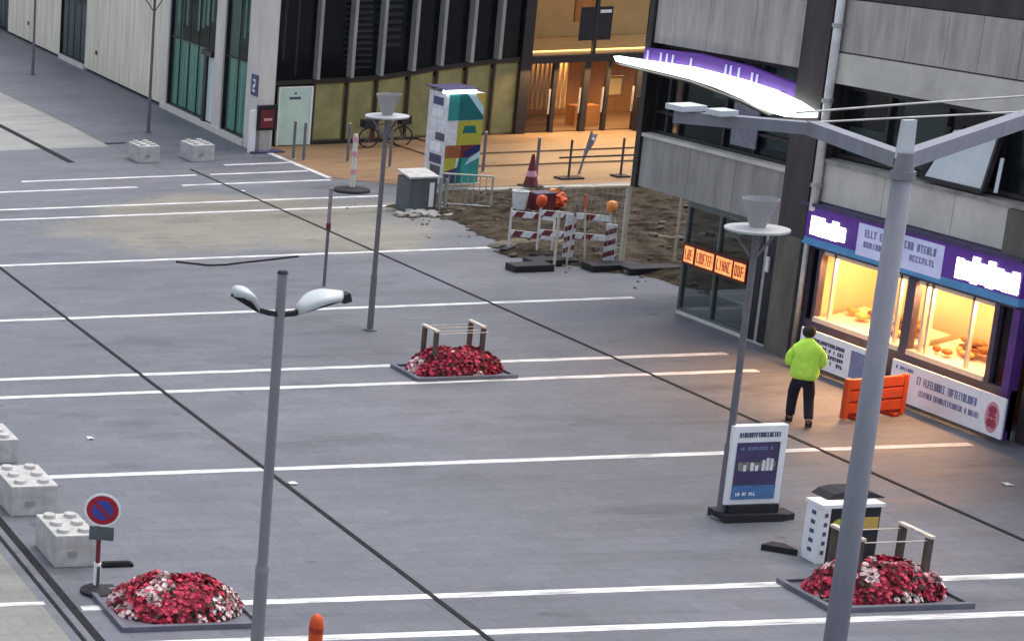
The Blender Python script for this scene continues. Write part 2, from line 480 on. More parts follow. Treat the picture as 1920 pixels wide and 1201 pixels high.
# bare soil of the dug-up strip
poly = [(25.9, 51.9), (26.4, 49.9), (26.1, 47.6), (25.7, 45.6), (26.6, 44.3), (27.6, 43.0), (27.6, 41.2), (40, 41.2), (40, 53.4), (30.9, 53.6), (28.6, 53.9), (27.3, 53.2)]
def inside_dist(x, y):
    ins = False; best = 1e9
    for (x0, y0), (x1, y1) in zip(poly, poly[1:] + poly[:1]):
        if (y0 > y) != (y1 > y) and x < (x1 - x0) * (y - y0) / (y1 - y0) + x0: ins = not ins
        dx, dy = x1 - x0, y1 - y0
        t = max(0, min(1, ((x - x0) * dx + (y - y0) * dy) / (dx * dx + dy * dy)))
        best = min(best, math.hypot(x - x0 - t * dx, y - y0 - t * dy))
    return best if ins else -best
def soil_h(x, y):
    d = inside_dist(x, y) + .35 * noise.noise((x * 1.3, y * 1.3, 2))
    k = max(0, min(1, (d + .1) / .8))
    h = .10 + .10 * noise.noise((x * .9, y * .9, 5)) + .06 * noise.noise((x * 2.7, y * 2.7, 1)) + .05 * noise.noise((x * 7, y * 7, 3))
    return -.04 + k * (h + .06)
bm = bmesh.new()
NX, NY = 150, 130
gv = [[bm.verts.new((25 + 15 * i / NX, 41 + 13.6 * j / NY, 0)) for j in range(NY + 1)] for i in range(NX + 1)]
for r in gv:
    for v in r: v.co.z = soil_h(v.co.x, v.co.y)
for i in range(NX):
    for j in range(NY):
        q = (gv[i][j], gv[i + 1][j], gv[i + 1][j + 1], gv[i][j + 1])
        if max(v.co.z for v in q) > -.03: bm.faces.new(q)
so = MB(); so.bm.free(); so.bm = bm
structure(so.build('bare_soil', 'soil', smooth=True))
st = MB()
for k in range(300):
    x, y = rnd.uniform(24.6, 33), rnd.uniform(42, 53.8)
    dd_ = inside_dist(x, y)
    if dd_ < -1.1 or (dd_ < 0 and rnd.random() < .35): continue
    r = (rnd.choice((.03, .04, .05, .06, .09)) if dd_ > 0 else .03) * rnd.uniform(.6, 1.3)
    st.ball((x, y, max(0, soil_h(x, y)) + r * .3), (r * rnd.uniform(.8, 1.5), r, r * .7), 1, r * .2)
tag(st.build('rubble', 'stone'), 'scattered stones and clods lying over the dug up soil', 'rubble', kind='stuff')
# trodden pale strip across the soil
stp = MB()
for a in range(26):
    x = 26.2 + a * .42
    stp.ball((x, 46.7 + .12 * math.sin(a * 1.7), .02), (.36, .20 + .05 * math.sin(a * 2.1), .13 + .02 * math.sin(a)), 2, .02)
structure(stp.build('sand_strip', mat('pale_sand', (.125, .108, .08), .9, .25, 4, bump=.4)))

# ------------------------------------------------------------------ long building with concrete panels and curtained glass (left)
P0 = Vector((26.2, 61.9, 0)); D = Vector((2.0, 28.1, 0)).normalized(); N = Vector((-D.y, D.x, 0))   # N points to the plaza
lb = thing('concrete_and_glass_building', P0, 'long building of pale board marked concrete and tall bays of curtained glass', 'building')
def L_(mb, s0, s1, n0, n1, z0, z1):
    return mb.fbox(P0, D, N, Z_, s0, s1, n0, n1, z0, z1)
for a, b in ((9.02, 19.84), (24.06, 34.2), (40, 62)):
    q = MB()
    s = a
    while s < b - .05:
        e = min(b, s + 2.42)
        L_(q, s + .008, e - .008, -.4, 0, .12, 8); s = e
    L_(q, a, b, -.4, -.02, .1, 7.99)
    q.build('wall_panel', 'conc_board', lb)
for a, b in ((-.95, .18), (2.52, 3.38), (8.47, 9.0)):
    L_(MB(), a, b, -.45, .05, 0, 8).build('column', 'pale_frame', lb)
L_(MB(), .18, 9.0, -.3, .09, 0, .2).build('base_kerb', 'pale_frame', lb)
L_(MB(), 19.84, 24.06, -.3, .05, 0, .2).build('base_kerb', 'pale_frame', lb)
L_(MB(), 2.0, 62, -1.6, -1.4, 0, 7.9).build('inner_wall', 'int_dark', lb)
L_(MB(), -.95, 62, -1.6, .05, 8.003, 8.4).build('roof', 'conc_grey', lb)
for wi, (a, b) in enumerate(((.18, 2.52), (3.38, 8.47), (19.84, 24.06), (34.2, 40))):
    f = MB()
    for s in (a, b - .06): L_(f, s, s + .06, -.12, .0, .2, 8)
    L_(f, a + .06, b - .06, -.1, -.03, 2.63, 2.67); L_(f, a + .06, b - .06, -.1, -.02, .2, .25)
    nm = max(2, round((b - a) / 1.0))
    for k in range(1, nm):
        s = a + (b - a) * k / nm; L_(f, s - .014, s + .014, -.095, -.05, .25, 8)
    win = f.build('window', 'dark_frame', lb)
    L_(MB(), a + .06, b - .06, -.075, -.06, .25, 8).build('pane', 'g_mint' if wi < 2 else 'g_grey', win)
    # pleated curtains behind the glass
    for z0, z1, sd, m_ in ((.27, 2.62, 1, 'curtain'), (2.68, 7.9, 2, 'int_dark')):
        if m_ != 'curtain': continue
        c = MB(); rr = random.Random(wi * 7 + sd)
        s = a + .1; prev = None; off = 0
        while s < b - .1:
            off = -.15 + (.035 if off < -.15 else -.035) * rr.uniform(.5, 1)
            cur = (c.bm.verts.new(P0 + D * s + N * off + Z_ * z0), c.bm.verts.new(P0 + D * s + N * off + Z_ * z1))
            if prev: c.bm.faces.new((prev[0], cur[0], cur[1], prev[1]))
            prev = cur; s += rr.uniform(.05, .16)
        c.build('curtain', 'curtain', win)
    c = MB(); rr = random.Random(wi + 50)
    for k in range(int((b - a) / .45)):
        if rr.random() < .7:
            s = a + .15 + k * .45
            L_(c, s, s + rr.uniform(.05, .22), -.2, -.17, rr.uniform(2.7, 3.6), 7.9)
    c.build('hanging_blind', 'blind', win)
dd = L_(L_(MB(), 4.15, 4.42, -.1, .06, .2, 2.5), 3.5, 4.5, -.1, .12, 2.44, 2.62).build('door_frame', 'dark_frame', lb)
L_(MB(), 3.45, 4.15, -.045, -.02, .25, 2.43).build('door_leaf', 'curtain', lb)
for s in (18.05, 29.95):
    L_(MB(), s - .12, s + .12, .0, .03, .84, 1.0).build('vent', 'dark_frame', lb)
pl = L_(MB(), -.92, -.34, .052, .08, 1.74, 2.4).build('number_plate', 'ink', lb)
L_(L_(L_(L_(L_(MB(), -.72, -.52, .081, .086, 2.2, 2.26), -.72, -.66, .081, .0855, 2.06, 2.2), -.72, -.52, .081, .0865, 2.02, 2.08), -.58, -.52, .081, .0852, 1.9, 2.02), -.72, -.52, .081, .0862, 1.86, 1.92).build('numeral', 'board_white', pl)

# ------------------------------------------------------------------ glazed entrance building (centre)
YE = 61.9
eb = thing('glazed_entrance_building', (34.8, YE, 0), 'dark framed glass building with olive lit panes and a glowing entrance hall', 'building')
def E_(mb, x0, x1, y0, y1, z0, z1): return mb.box(x0, x1, YE + y0, YE + y1, z0, z1)
mx_ = [26.9, 28.22, 29.27, 30.2, 31.2, 32.07, 33.0, 33.87, 34.72]
tz = [2.03, 2.05, 2.07, 2.10, 2.21, 2.34, 2.41, 2.48, 2.51]
for k, x in enumerate(mx_[:-1]):
    E_(MB(), x - .035, x + .035, -.08, .08, 0, tz[k] - .06).build('mullion', 'dark_frame', eb)
for k in range(8):
    MB().prism([(mx_[k], YE - .1, tz[k] - .08), (mx_[k + 1], YE - .1, tz[k + 1] - .08), (mx_[k + 1], YE - .1, tz[k + 1] + .06), (mx_[k], YE - .1, tz[k] + .06)], (0, .25, 0)).build('transom', 'dark_frame', eb)
    x0, x1 = mx_[k] + .035, mx_[k + 1] - .035
    if k:
        fr = MB()
        fr.prism([(x0, YE - .02, tz[k] - .14), (x1, YE - .02, tz[k + 1] - .14), (x1, YE - .02, tz[k + 1] - .082), (x0, YE - .02, tz[k] - .082)], (0, .05, 0))
        E_(fr, x0, x0 + .05, -.02, .03, .12, tz[k] - .15); E_(fr, x1 - .05, x1, -.02, .03, .12, tz[k] - .15)
        E_(fr, x0 + .05, x1 - .05, -.02, .03, .12, .17)
        wn_ = fr.build('window', mat('olive_frame', (.14, .115, .045), .5, .2, 4), eb)
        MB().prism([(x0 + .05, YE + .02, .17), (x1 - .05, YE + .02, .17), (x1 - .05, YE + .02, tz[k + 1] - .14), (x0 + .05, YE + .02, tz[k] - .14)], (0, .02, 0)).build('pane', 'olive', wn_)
E_(MB(), 26.9, 34.6, -.1, .1, -.01, .12).build('base_rail', 'dark_frame', eb)
mp_ = E_(MB(), 27.12, 28.1, -.16, -.05, .04, 1.86).build('mint_door_panel', 'mint', eb)
mfr = MB(); E_(mfr, 27.08, 27.12, -.17, -.04, .03, 1.9); E_(mfr, 28.1, 28.16, -.17, -.04, .03, 1.9); E_(mfr, 27.12, 28.1, -.17, -.04, 1.86, 1.9)
mfr.build('panel_frame', 'white', mp_)
E_(E_(MB(), 27.42, 27.78, -.168, -.161, 1.5, 1.58), 27.57, 27.64, -.168, -.161, 1.66, 1.72).build('panel_lettering', 'ink', mp_)
# upper glass with pale fins
for k in range(8):
    z0 = tz[k] + .06
    x0, x1 = mx_[k] + .04, mx_[k + 1] - .04
    up = MB().prism([(x0, YE - .02, tz[k] + .062), (x1, YE - .02, tz[k + 1] + .062), (x1, YE - .02, 7.4), (x0, YE - .02, 7.4)], (0, .03, 0)).build('upper_pane', 'g_dark', eb)
for k in range(1, 8):
    E_(MB(), mx_[k] - .05, mx_[k] + .05, -.34 if k > 1 else -.3, -.02, tz[k] + .07, 7.5).build('fin', 'fin', eb)
E_(MB(), 26.83, 26.93, -.2, .0, 0, 7.5).build('fin', 'fin', eb)
E_(MB(), 27.3, 27.36, .25, .3, 2.7, 7.4).build('inner_post', 'fin', eb); E_(MB(), 27.72, 27.76, .25, .3, 2.2, 7.4).build('inner_post', 'tread', eb)
trd = MB()
for k in range(16):
    E_(trd, 29.4, 30.15, .25 + .02 * k, .6 + .02 * k, 2.35 + .19 * k, 2.41 + .19 * k)
for k in range(12):
    E_(trd, 30.35, 31.05, .35, .7, 3.0 + .24 * k, 3.1 + .24 * k)
trd.build('stair', 'tread', eb)
lat = MB(); rr = random.Random(3)
for k in range(90):
    x, z = rr.uniform(31.3, 34.4), rr.uniform(2.6, 5.2); a = rr.uniform(0, 3.14); l = rr.uniform(.15, .5)
    lat.beam((x, YE + .5, z), (x + l * math.cos(a), YE + .5 + rr.uniform(0, .4), z + l * math.sin(a)), .03, .05)
lat.build('hanging_lattice', 'foliage_dim', eb)
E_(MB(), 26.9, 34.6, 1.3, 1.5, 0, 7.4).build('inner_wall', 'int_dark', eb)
# entrance bay
E_(MB(), 34.66, 34.98, -.16, .2, 0, 7.5).build('column', 'dark_frame', eb)
E_(MB(), 34.98, 44, -.14, .2, 2.33, 2.57).build('beam', 'dark_frame', eb)
E_(MB(), 35.78, 35.9, -.08, .08, .11, 2.33).build('door_post', 'dark_frame', eb)
E_(MB(), 36.74, 36.92, -.08, .08, .11, 2.33).build('door_post', 'dark_frame', eb)
E_(MB(), 37.46, 37.56, -.08, .08, .11, 2.33).build('door_post', 'dark_frame', eb)
E_(MB(), 38.42, 38.7, -.08, .08, .11, 2.33).build('door_post', 'dark_frame', eb)
E_(MB(), 36.92, 37.02, -.05, .05, 2.57, 7.4).build('mullion', 'dark_frame', eb)
E_(MB(), 38.62, 38.8, -.05, .05, 2.57, 7.4).build('mullion', 'dark_frame', eb)
E_(MB(), 40.9, 41.0, -.05, .05, .11, 7.4).build('mullion', 'dark_frame', eb)
for x0, x1, m_ in ((34.98, 35.78, 'g_dark'), (35.9, 36.74, 'g_clear'), (36.92, 37.46, 'g_clear'), (37.56, 38.42, 'g_clear'), (38.7, 40.9, 'g_clear'), (41, 44, 'g_clear')):
    lf = E_(MB(), x0, x1, -.012, .012, .14, 2.33).build('door_leaf', m_, eb)
    hb = E_(MB(), x1 - .1, x1 - .06, -.08, -.03, .7, 1.5).build('handle', 'steel', lf)
for x0, x1 in ((34.98, 36.92), (37.02, 38.62), (38.8, 40.9), (41, 44)):
    E_(MB(), x0, x1, -.012, .012, 2.57, 7.4).build('upper_pane', 'g_clear', eb)
sc = E_(MB(), 36.45, 37.45, -.04, -.02, 3.0, 4.05).build('window_screen', 'black_gloss', eb)
E_(MB(), 37.05, 37.4, -.046, -.041, 3.85, 3.95).build('screen_strip', 'poster_pale', sc)
E_(MB(), 34.9, 44, .25, 8.0, 0, .1).build('hall_floor', 'glow_tinted_floor', eb)
E_(MB(), 34.9, 44, 3.6, 3.75, .1, 2.5).build('hall_wall', 'wood', eb)
E_(MB(), 34.9, 44, .2, 7, 2.42, 2.55).build('hall_ceiling', 'warmwall', eb)
E_(MB(), 34.9, 44, 4.6, 4.75, 2.56, 7.4).build('gallery_wall', 'warmwall', eb)
E_(MB(), 34.72, 34.9, .2, 8, .1, 7.4).build('hall_side_wall', 'wood', eb)
sl = MB()
for k in range(9): E_(sl, 35.95 + .15 * k, 36.0 + .15 * k, 1.6, 1.75, .6, 2.4)
sl.build('slat_screen', 'cream', eb)
sl = MB()
for k in range(5): E_(sl, 35.95 + .15 * k, 36.0 + .15 * k, 2.2, 2.3, .6, 2.4)
sl.build('slat_screen', 'wood_dark', eb)
E_(MB(), 37.2, 38.0, 1.0, 1.5, .1, .75).build('reception_desk', 'wood', eb)
pf = E_(E_(E_(E_(MB(), 37.9, 38.5, .7, .74, 1.05, 1.13), 37.9, 38.5, .7, .74, 1.65, 1.73), 37.9, 37.98, .7, .74, 1.13, 1.65), 38.42, 38.5, .7, .74, 1.13, 1.65).build('picture_frame', 'wood_dark', eb)
E_(MB(), 37.98, 38.42, .71, .73, 1.13, 1.65).build('picture', 'warmwall', pf)
E_(MB(), 38.3, 38.75, -.4, -.2, .12, 1.2).build('door_cabinet', 'black_gloss', eb)
E_(MB(), 35.4, 35.75, 2.0, 2.4, 2.6, 4.4).build('gallery_post', 'wood_dark', eb)
E_(E_(MB(), 35.7, 36.2, 2.6, 2.7, 2.7, 4.3), 37.7, 38.3, 2.4, 2.5, 3.3, 4.6).build('gallery_panel', 'wood', eb)
E_(MB(), 26.9, 44, -.15, 9, 7.5, 7.8).build('roof', 'dark_frame', eb)
def area(name, loc, rot, sx, sy, power, col):
    d = bpy.data.lights.new(name, 'AREA'); d.shape = 'RECTANGLE'; d.size = sx; d.size_y = sy; d.energy = power; d.color = col
    o = bpy.data.objects.new(name, d); o.location = loc; o.rotation_euler = rot; COL.objects.link(o)
    return o
WARM = (1.0, .62, .28)
area('hall_lamp', (38.5, YE + 1.6, 2.38), (math.radians(-28), 0, 0), 6.5, 1.2, 190, WARM)
area('gallery_lamp', (38.5, YE + 2.2, 7.2), (math.radians(10), 0, 0), 6, 2, 62, (1, .60, .27))
area('terrace_fill', (37.2, YE - .5, 2.25), (math.radians(-15), 0, 0), 5, .25, 170, WARM)  # added fill light warming the terrace, no real fitting here

# ------------------------------------------------------------------ grey concrete block with the shop (right)
XF = 26.25
rb = thing('concrete_office_building', (XF, 36.4, 0), 'weathered grey concrete block with window bands and dark brown pillar above the lit shop', 'building')
def F_(mb, y0, y1, x0, x1, z0, z1): return mb.box(XF + x0, XF + x1, y0, y1, z0, z1)
def panels(name, m, edges, x0, x1, z0, z1, back=.03):
    q = MB()
    for a, b in zip(edges, edges[1:]): F_(q, a + .006, b - .006, x0, x1, z0, z1)
    F_(q, edges[0], edges[-1], x0 + back, x1 + .02, z0 + .01, z1 - .01)
    return q.build(name, m, rb)
panels('lower_spandrel', 'conc_grey', (37.17, 38.75, 40.2, 41.82), 0, .35, 2.42, 3.5)
panels('upper_spandrel', 'conc_light', (37.17, 38.7, 40.1, 41.82), 0, .35, 5.52, 6.78)
F_(MB(), 37.17, 41.82, -.04, .3, 3.503, 3.58).build('sill', 'conc_pale', rb)
F_(MB(), 41.82, 41.98, -.06, .5, 2.38, 9).build('corner_trim', 'dark_frame', rb)
F_(MB(), 37.17, 41.82, 0, .3, 7.9, 9).build('top_spandrel', 'conc_grey', rb)
def window_row(y0, y1, z0, z1, muls, mid, seed, opens=()):
    f = MB()
    F_(f, y0, y1, .16, .3, z0, z0 + .07); F_(f, y0, y1, .16, .3, z1 - .08, z1)
    ys = [y0] + list(muls) + [y1]
    for k, y in enumerate(ys):
        a = .0 if k == 0 else (-.07 if k == len(ys) - 1 else -.035)
        F_(f, y + a, y + a + .07, .161, .301, z0 + .07, z1 - .08)
    if mid: F_(f, y0 + .07, y1 - .07, .165, .295, mid - .03, mid + .03)
    fr = f.build('window', 'dark_frame', rb)
    F_(MB(), y0 + .03, y1 - .03, .22, .235, z0 + .05, z1 - .05).build('pane', 'g_grey', fr)
    rr = random.Random(seed)
    b = MB(); any_ = False
    for a, c in zip(ys, ys[1:]):
        if rr.random() < .75:
            any_ = True
            h = rr.choice((.25, .5, .9)) * (z1 - z0)
            F_(b, a + .1, c - .1 if rr.random() < .7 else (a + c) / 2, .36, .38, z1 - h, z1 - .1)
    if any_: b.build('blind', 'blind', fr)
    return fr
window_row(37.2, 41.8, 3.58, 5.5, (38.55, 39.5, 40.95, 41.35), 4.05, 5)
F_(MB(), 38.45, 39.2, .12, .15, 3.75, 5.3).build('curtain_strip', 'grey_cloth', rb)
window_row(37.2, 41.8, 6.8, 7.88, (38.7, 40.2), None, 8)
window_row(31.35, 36.3, 3.98, 5.33, (32.5, 33.75, 35.1), None, 11)
F_(MB(), 33.9, 36.2, .3, .34, 4.05, 4.55).build('blind', 'blind', rb)
window_row(27.2, 31.2, 3.98, 5.33, (28.5, 29.8), None, 12)
# an open top-hung sash, the sky's reflection painted on as a pale tone
sash = MB().prism([(XF + .12, 32.47, 5.12), (XF + .12, 33.5, 4.9), (XF - .05, 33.78, 4.06), (XF - .05, 32.5, 4.06)], (.03, 0, 0)).build('open_sash', 'sky_reflect_tone', rb)
MB().beam((XF + .1, 32.42, 5.15), (XF - .06, 32.45, 4.03), .06, .07).beam((XF + .1, 33.56, 4.95), (XF - .06, 33.84, 4.03), .05, .06).beam((XF - .06, 32.45, 4.02), (XF - .06, 33.84, 4.02), .06, .07).build('sash_frame', 'dark_frame', sash)
MB().beam((XF - .05, 32.2, 4.05), (XF + .1, 32.35, 4.6), .05, .06).build('stay', 'sky_reflect_tone', sash)
panels('lower_spandrel', 'conc_pale', (31.9, 33.1, 34.75, 36.32), 0, .35, 3.13, 3.86)
F_(MB(), 31.2, 36.32, -.05, .3, 3.863, 3.94).build('sill', 'conc_grey', rb)
panels('upper_spandrel', 'conc_pale', (31.2, 36.32), -.03, .35, 5.36, 5.92)
panels('upper_spandrel', 'conc_light', (27.2, 29, 31.0, 32.2, 33.05, 33.8, 34.72, 36.32), 0, .35, 5.95, 6.9)
panels('upper_spandrel', 'conc_pale', (27.2, 31.19), -.03, .35, 5.36, 5.92)
panels('lower_spandrel', 'conc_pale', (27.2, 29.2, 31.2), 0, .35, 3.13, 3.86)
F_(MB(), 27.2, 36.32, .05, .35, 6.92, 9).build('top_spandrel', 'pillar', rb)
F_(MB(), 31.24, 31.86, -.08, .4, 3.0, 3.85).build('end_pier', 'pillar_low', rb)
F_(MB(), 36.42, 37.14, -.14, .7, 2.36, 9).build('pillar', 'pillar', rb)
F_(MB(), 36.46, 37.1, -.14, .6, 0, 2.355).build('pillar_base', 'pillar_low', rb)
dp = MB().cyl((XF - .1, 36.3, 2.95), (XF - .1, 36.3, 9), .07).build('downpipe', 'pipe', rb, smooth=True)
MB().cyl((XF - .1, 36.34, .2), (XF - .1, 36.34, 2.3), .045).build('downpipe', 'steel', rb, smooth=True)
for z in (3.4, 5.0, 6.4):
    MB().cyl((XF - .1, 36.3, z), (XF - .1, 36.3, z + .07), .095).build('pipe_collar', 'steel', dp)
MB().box(XF + .6, XF + 9, 27.2, 41.9, 2.43, 2.6).build('first_floor_slab', 'conc_grey', rb)
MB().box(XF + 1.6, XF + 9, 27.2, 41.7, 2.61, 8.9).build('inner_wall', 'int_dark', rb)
MB().box(XF - .02, XF + 9, 27.2, 41.98, 9, 9.4).build('roof', 'conc_grey', rb)
MB().box(XF + .7, XF + 9, 41.6, 41.8, 2.42, 9).build('gable_wall', 'conc_grey', rb)
MB().box(XF + .05, XF + 9, 27.0, 27.2, 0, 9).build('gable_wall', 'conc_grey', rb)
F_(MB(), 27.2, 31.2, .1, .4, 0, 3.1).build('end_wall', 'pillar', rb)
# ground floor office behind glass
MB().box(XF + .06, XF + 9, 37.2, 40.15, 0, .06).build('office_floor', 'tread', rb)
og = MB()
F_(og, 37.95, 40.14, .06, .14, 2.28, 2.41); F_(og, 37.95, 40.14, .06, .14, .06, .12)
for y in (37.95, 39.05, 40.08): F_(og, y, y + .06, .055, .145, .12, 2.28)
fr = og.build('shop_window', 'corner_frame', rb)
F_(MB(), 38.0, 40.1, .09, .105, .12, 2.28).build('pane', 'g_corner', fr)
MB().box(XF + .15, XF + 2.1, 40.09, 40.105, .12, 2.28).build('pane', 'g_corner', fr)
MB().box(XF + 2.1, XF + 5, 37.3, 40.1, .06, 2.4).build('back_wall', 'blind', rb)
MB().box(XF + .9, XF + 1.5, 37.6, 38.6, .06, 1.1).build('counter', 'cabinet', rb)
MB().box(XF + 1.9, XF + 2.05, 38.9, 39.7, 1.2, 2.1).build('wall_board', 'poster_pale', rb)
MB().box(XF + .02, XF + .5, 37.2, 40.1, -.01, .055).build('threshold', 'conc_pale', rb)
dm = F_(F_(MB(), 37.2, 37.5, -.02, .1, .06, 2.41), 37.62, 37.9, -.02, .1, .06, 2.41).build('black_door', 'black_gloss', rb)
F_(MB(), 37.5, 37.62, 0, .06, .06, 2.41).build('door_gap', 'steel', dm)
F_(MB(), 37.38, 37.46, -.06, -.025, 1.5, 1.8).build('door_notice', 'poster_pale', dm)
# shop front
MB().box(XF + .05, XF + 1.3, 31.3, 36.36, 0, .14).build('shop_plinth', 'conc_grey', rb)
sf = MB()
F_(sf, 31.3, 36.4, 0, .1, .14, .86); F_(sf, 31.3, 36.4, 0, .1, 2.22, 3.12)
F_(sf, 36.02, 36.1, -.02, .1, .86, 2.22); F_(sf, 33.64, 33.84, -.02, .1, .86, 2.22); F_(sf, 31.78, 31.88, -.02, .1, .86, 2.22); F_(sf, 36.32, 36.4, -.02, .1, .86, 2.22)
sf.build('shop_front', mat('plum_grey_shopfront', (.085, .07, .10), .5, .2, 4), rb)
F_(MB(), 31.3, 31.45, -.06, .1, .0, 2.25).build('shop_end_trim', 'purple_dim', rb)
F_(MB(), 36.1, 36.32, .05, .07, .86, 2.22).build('side_pane', 'g_dark', rb)
F_(MB(), 31.45, 31.78, .05, .07, .2, 2.22).build('side_pane', 'g_dark', rb)
F_(MB(), 31.4, 36.4, 1.2, 1.3, .1, 3.1).build('shop_back_wall', 'cream', rb)
F_(MB(), 31.4, 36.4, .1, 1.2, 2.3, 2.36).build('shop_ceiling', 'cream', rb)
F_(MB(), 36.1, 36.2, .1, 1.2, .14, 2.3).build('shop_side_wall', 'cream', rb)
F_(MB(), 31.7, 31.78, .1, 1.2, .14, 2.3).build('shop_side_wall', 'brick_print', rb)
for y0, y1, muls in ((33.84, 36.02, (34.05, 35.72)), (31.88, 33.64, (32.38, 33.3, 33.44))):
    f = MB(); F_(f, y0, y1, -.04, .1, .862, .95)
    for y in muls: F_(f, y - .025, y + .025, .02, .08, .95, 2.215)
    F_(f, y0, y1, .02, .08, 2.15, 2.215)
    fr = f.build('display_window', 'shelf', rb)
    F_(MB(), y0, y1, .03, .04, .95, 2.15).build('pane', 'g_clear', fr)
    MB().prism([(XF + .12, y0 + .02, .93), (XF + .9, y0 + .02, 1.12), (XF + .9, y0 + .02, 1.08), (XF + .12, y0 + .02, .89)], (0, y1 - y0 - .04, 0)).build('display_shelf', 'shelf', fr)
    rr = random.Random(int(y0 * 10))
    for m_, n_ in (('bread', 7), ('bread_pale', 10)):
        b = MB()
        for k in range(n_):
            y, x = rr.uniform(y0 + .15, y1 - .15), rr.uniform(.2, .8)
            b.ball((XF + x, y, .95 + x * .24 + .05), (rr.uniform(.05, .1), rr.uniform(.07, .17), rr.uniform(.035, .075)), 2)
        b.build('loaves', m_, fr, smooth=True)
    b = MB()
    yc = y0 + (.55 if y0 > 33 else .95)
    b.ball((XF + .5, yc, 1.28), (.12, .28, .07), 2).ball((XF + .5, yc - .3, 1.22), (.12, .2, .06), 2).box(XF + .4, XF + .6, yc - .35, yc + .2, 1.14, 1.2)
    b.build('large_loaf', 'bread', fr, smooth=True)
area('shop_lamp', (XF + .65, 34.95, 2.27), (0, math.radians(-14), 0), .7, 1.9, 40, (1, .60, .25))
area('shop_lamp', (XF + .65, 32.75, 2.27), (0, math.radians(-14), 0), .7, 1.6, 40, (1, .60, .25))
sl_ = area('shop_spill_lamp', (XF + .12, 33.9, 2.1), (0, math.radians(40), 0), .2, 4.0, 150, (1, .50, .20))
sl_.data.spread = math.radians(125)

UF, NF = Vector((0, -1, 0)), Vector((-1, 0, 0))       # lettering on this facade runs towards smaller Y
sg = thing('shop_fascia_sign', (XF - .15, 34.1, 2.3), 'long purple illuminated fascia sign with glowing white lettering above the shop windows', 'sign')
F_(MB(), 31.3, 36.55, -.12, -.001, 2.44, 3.03).build('sign_box', 'purple', sg)
F_(MB(), 31.3, 36.55, -.125, -.001, 2.3, 2.437).build('light_strip', 'teal_strip', sg)
F_(MB(), 31.3, 36.6, -.16, -.001, 3.033, 3.1).build('top_trim', 'violet', sg)
we = F_(MB(), 36.55, 36.82, -.13, .05, 2.28, 3.03).build('white_end_panel', 'lit_panel', sg)
F_(MB(), 36.62, 36.72, -.138, -.131, 2.5, 2.75).build('end_panel_mark', 'ink_soft', we)
F_(MB(), 33.0, 35.05, -.128, -.121, 2.38, 2.97).build('text_panel', 'lit_panel', sg)
for r_, (z, h) in enumerate(((2.74, .14), (2.55, .11))):
    MB().strokes((XF - .1285, 34.95, z), UF, Z_, NF, 1.8, h, 24, 31 + r_, .004, .34).build('panel_lettering', 'lilac_ink', sg)
def logo(y0, y1, z0, z1, n, seed, bumps):
    q = MB(); rr = random.Random(seed)
    q.fbox((XF - .121, y0, z0), UF, Z_, NF, 0, y0 - y1, .06 * (z1 - z0), (z1 - z0) * .72, 0, .006)
    for k in range(n):
        a = (y0 - y1) * k / n; h = (z1 - z0) * (1 if k in bumps else rr.uniform(.74, .9))
        q.fbox((XF - .121, y0, z0), UF, Z_, NF, a + .01, a + (y0 - y1) / n - .012, rr.uniform(0, .05), h, 0, .012 + .0004 * k)
    return q
logo(36.28, 35.36, 2.5, 2.86, 5, 4, (0, 1, 3)).build('glowing_lettering', 'glow', sg)
logo(32.7, 31.34, 2.47, 2.93, 8, 9, (2, 4)).build('glowing_lettering', 'glow', sg)

s1 = thing('shop_signboard', (XF - .27, 35.0, .1), 'white signboard with four dark lettering rows under the left lit shop window', 'sign')
B1 = MB().box(XF - .27, XF - .24, 33.95, 35.95, .12, .78).build('board', 'board_white', s1)
for k in range(4): MB().strokes((XF - .271, 35.62, .58 - .11 * k), UF, Z_, NF, .85, .07, 15, 60 + k, .004, .42).build('lettering', 'ink', s1)
MB().box(XF - .278, XF - .272, 34.05, 34.6, .18, .68).build('blue_square', 'ink_soft', s1)
MB().box(XF - .24, XF, 34.2, 34.3, .2, .5).box(XF - .24, XF, 35.5, 35.6, .2, .5).build('bracket', 'dark_frame', s1)
s2 = thing('shop_signboard', (XF - .27, 32.4, .1), 'white signboard with two blue lettering lines and a red emblem under the right shop window', 'sign')
MB().box(XF - .27, XF - .24, 31.05, 33.6, .1, .8).build('board', 'board_white', s2)
for (y, z, wd, h, n, sd_, ft_) in ((32.98, .50, 1.35, .14, 27, 71, .36), (32.95, .31, 1.4, .10, 36, 72, .36), (33.5, .66, .42, .06, 9, 73, .4)):
    MB().strokes((XF - .271, y, z), UF, Z_, NF, wd, h, n, sd_, .004, ft_).build('lettering', 'ink_soft', s2)
q = MB(); c0 = Vector((XF - .271, 31.28, .42))
q.prism([c0 + UF * .15 * math.cos(t) + Z_ * .27 * math.sin(t) for t in [2 * math.pi * k / 20 for k in range(20)]], (-.003, 0, 0))
em = q.build('emblem', 'emblem_pale', s2)
q = MB()
for dy, dz, ry, rz in ((0, .12, .09, .08), (.04, -.1, .06, .09), (-.05, -.1, .05, .08), (0, .02, .1, .025)):
    c1 = c0 + UF * dy + Z_ * dz + NF * .0032
    q.prism([c1 + UF * ry * math.cos(t) + Z_ * rz * math.sin(t) for t in [2 * math.pi * k / 14 for k in range(14)]], (-.002 - abs(dy) * .01, 0, 0))
q.build('emblem_figure', 'emblem', em)
MB().box(XF - .24, XF, 31.5, 31.6, .2, .5).box(XF - .24, XF, 33.2, 33.3, .2, .5).build('bracket', 'dark_frame', s2)

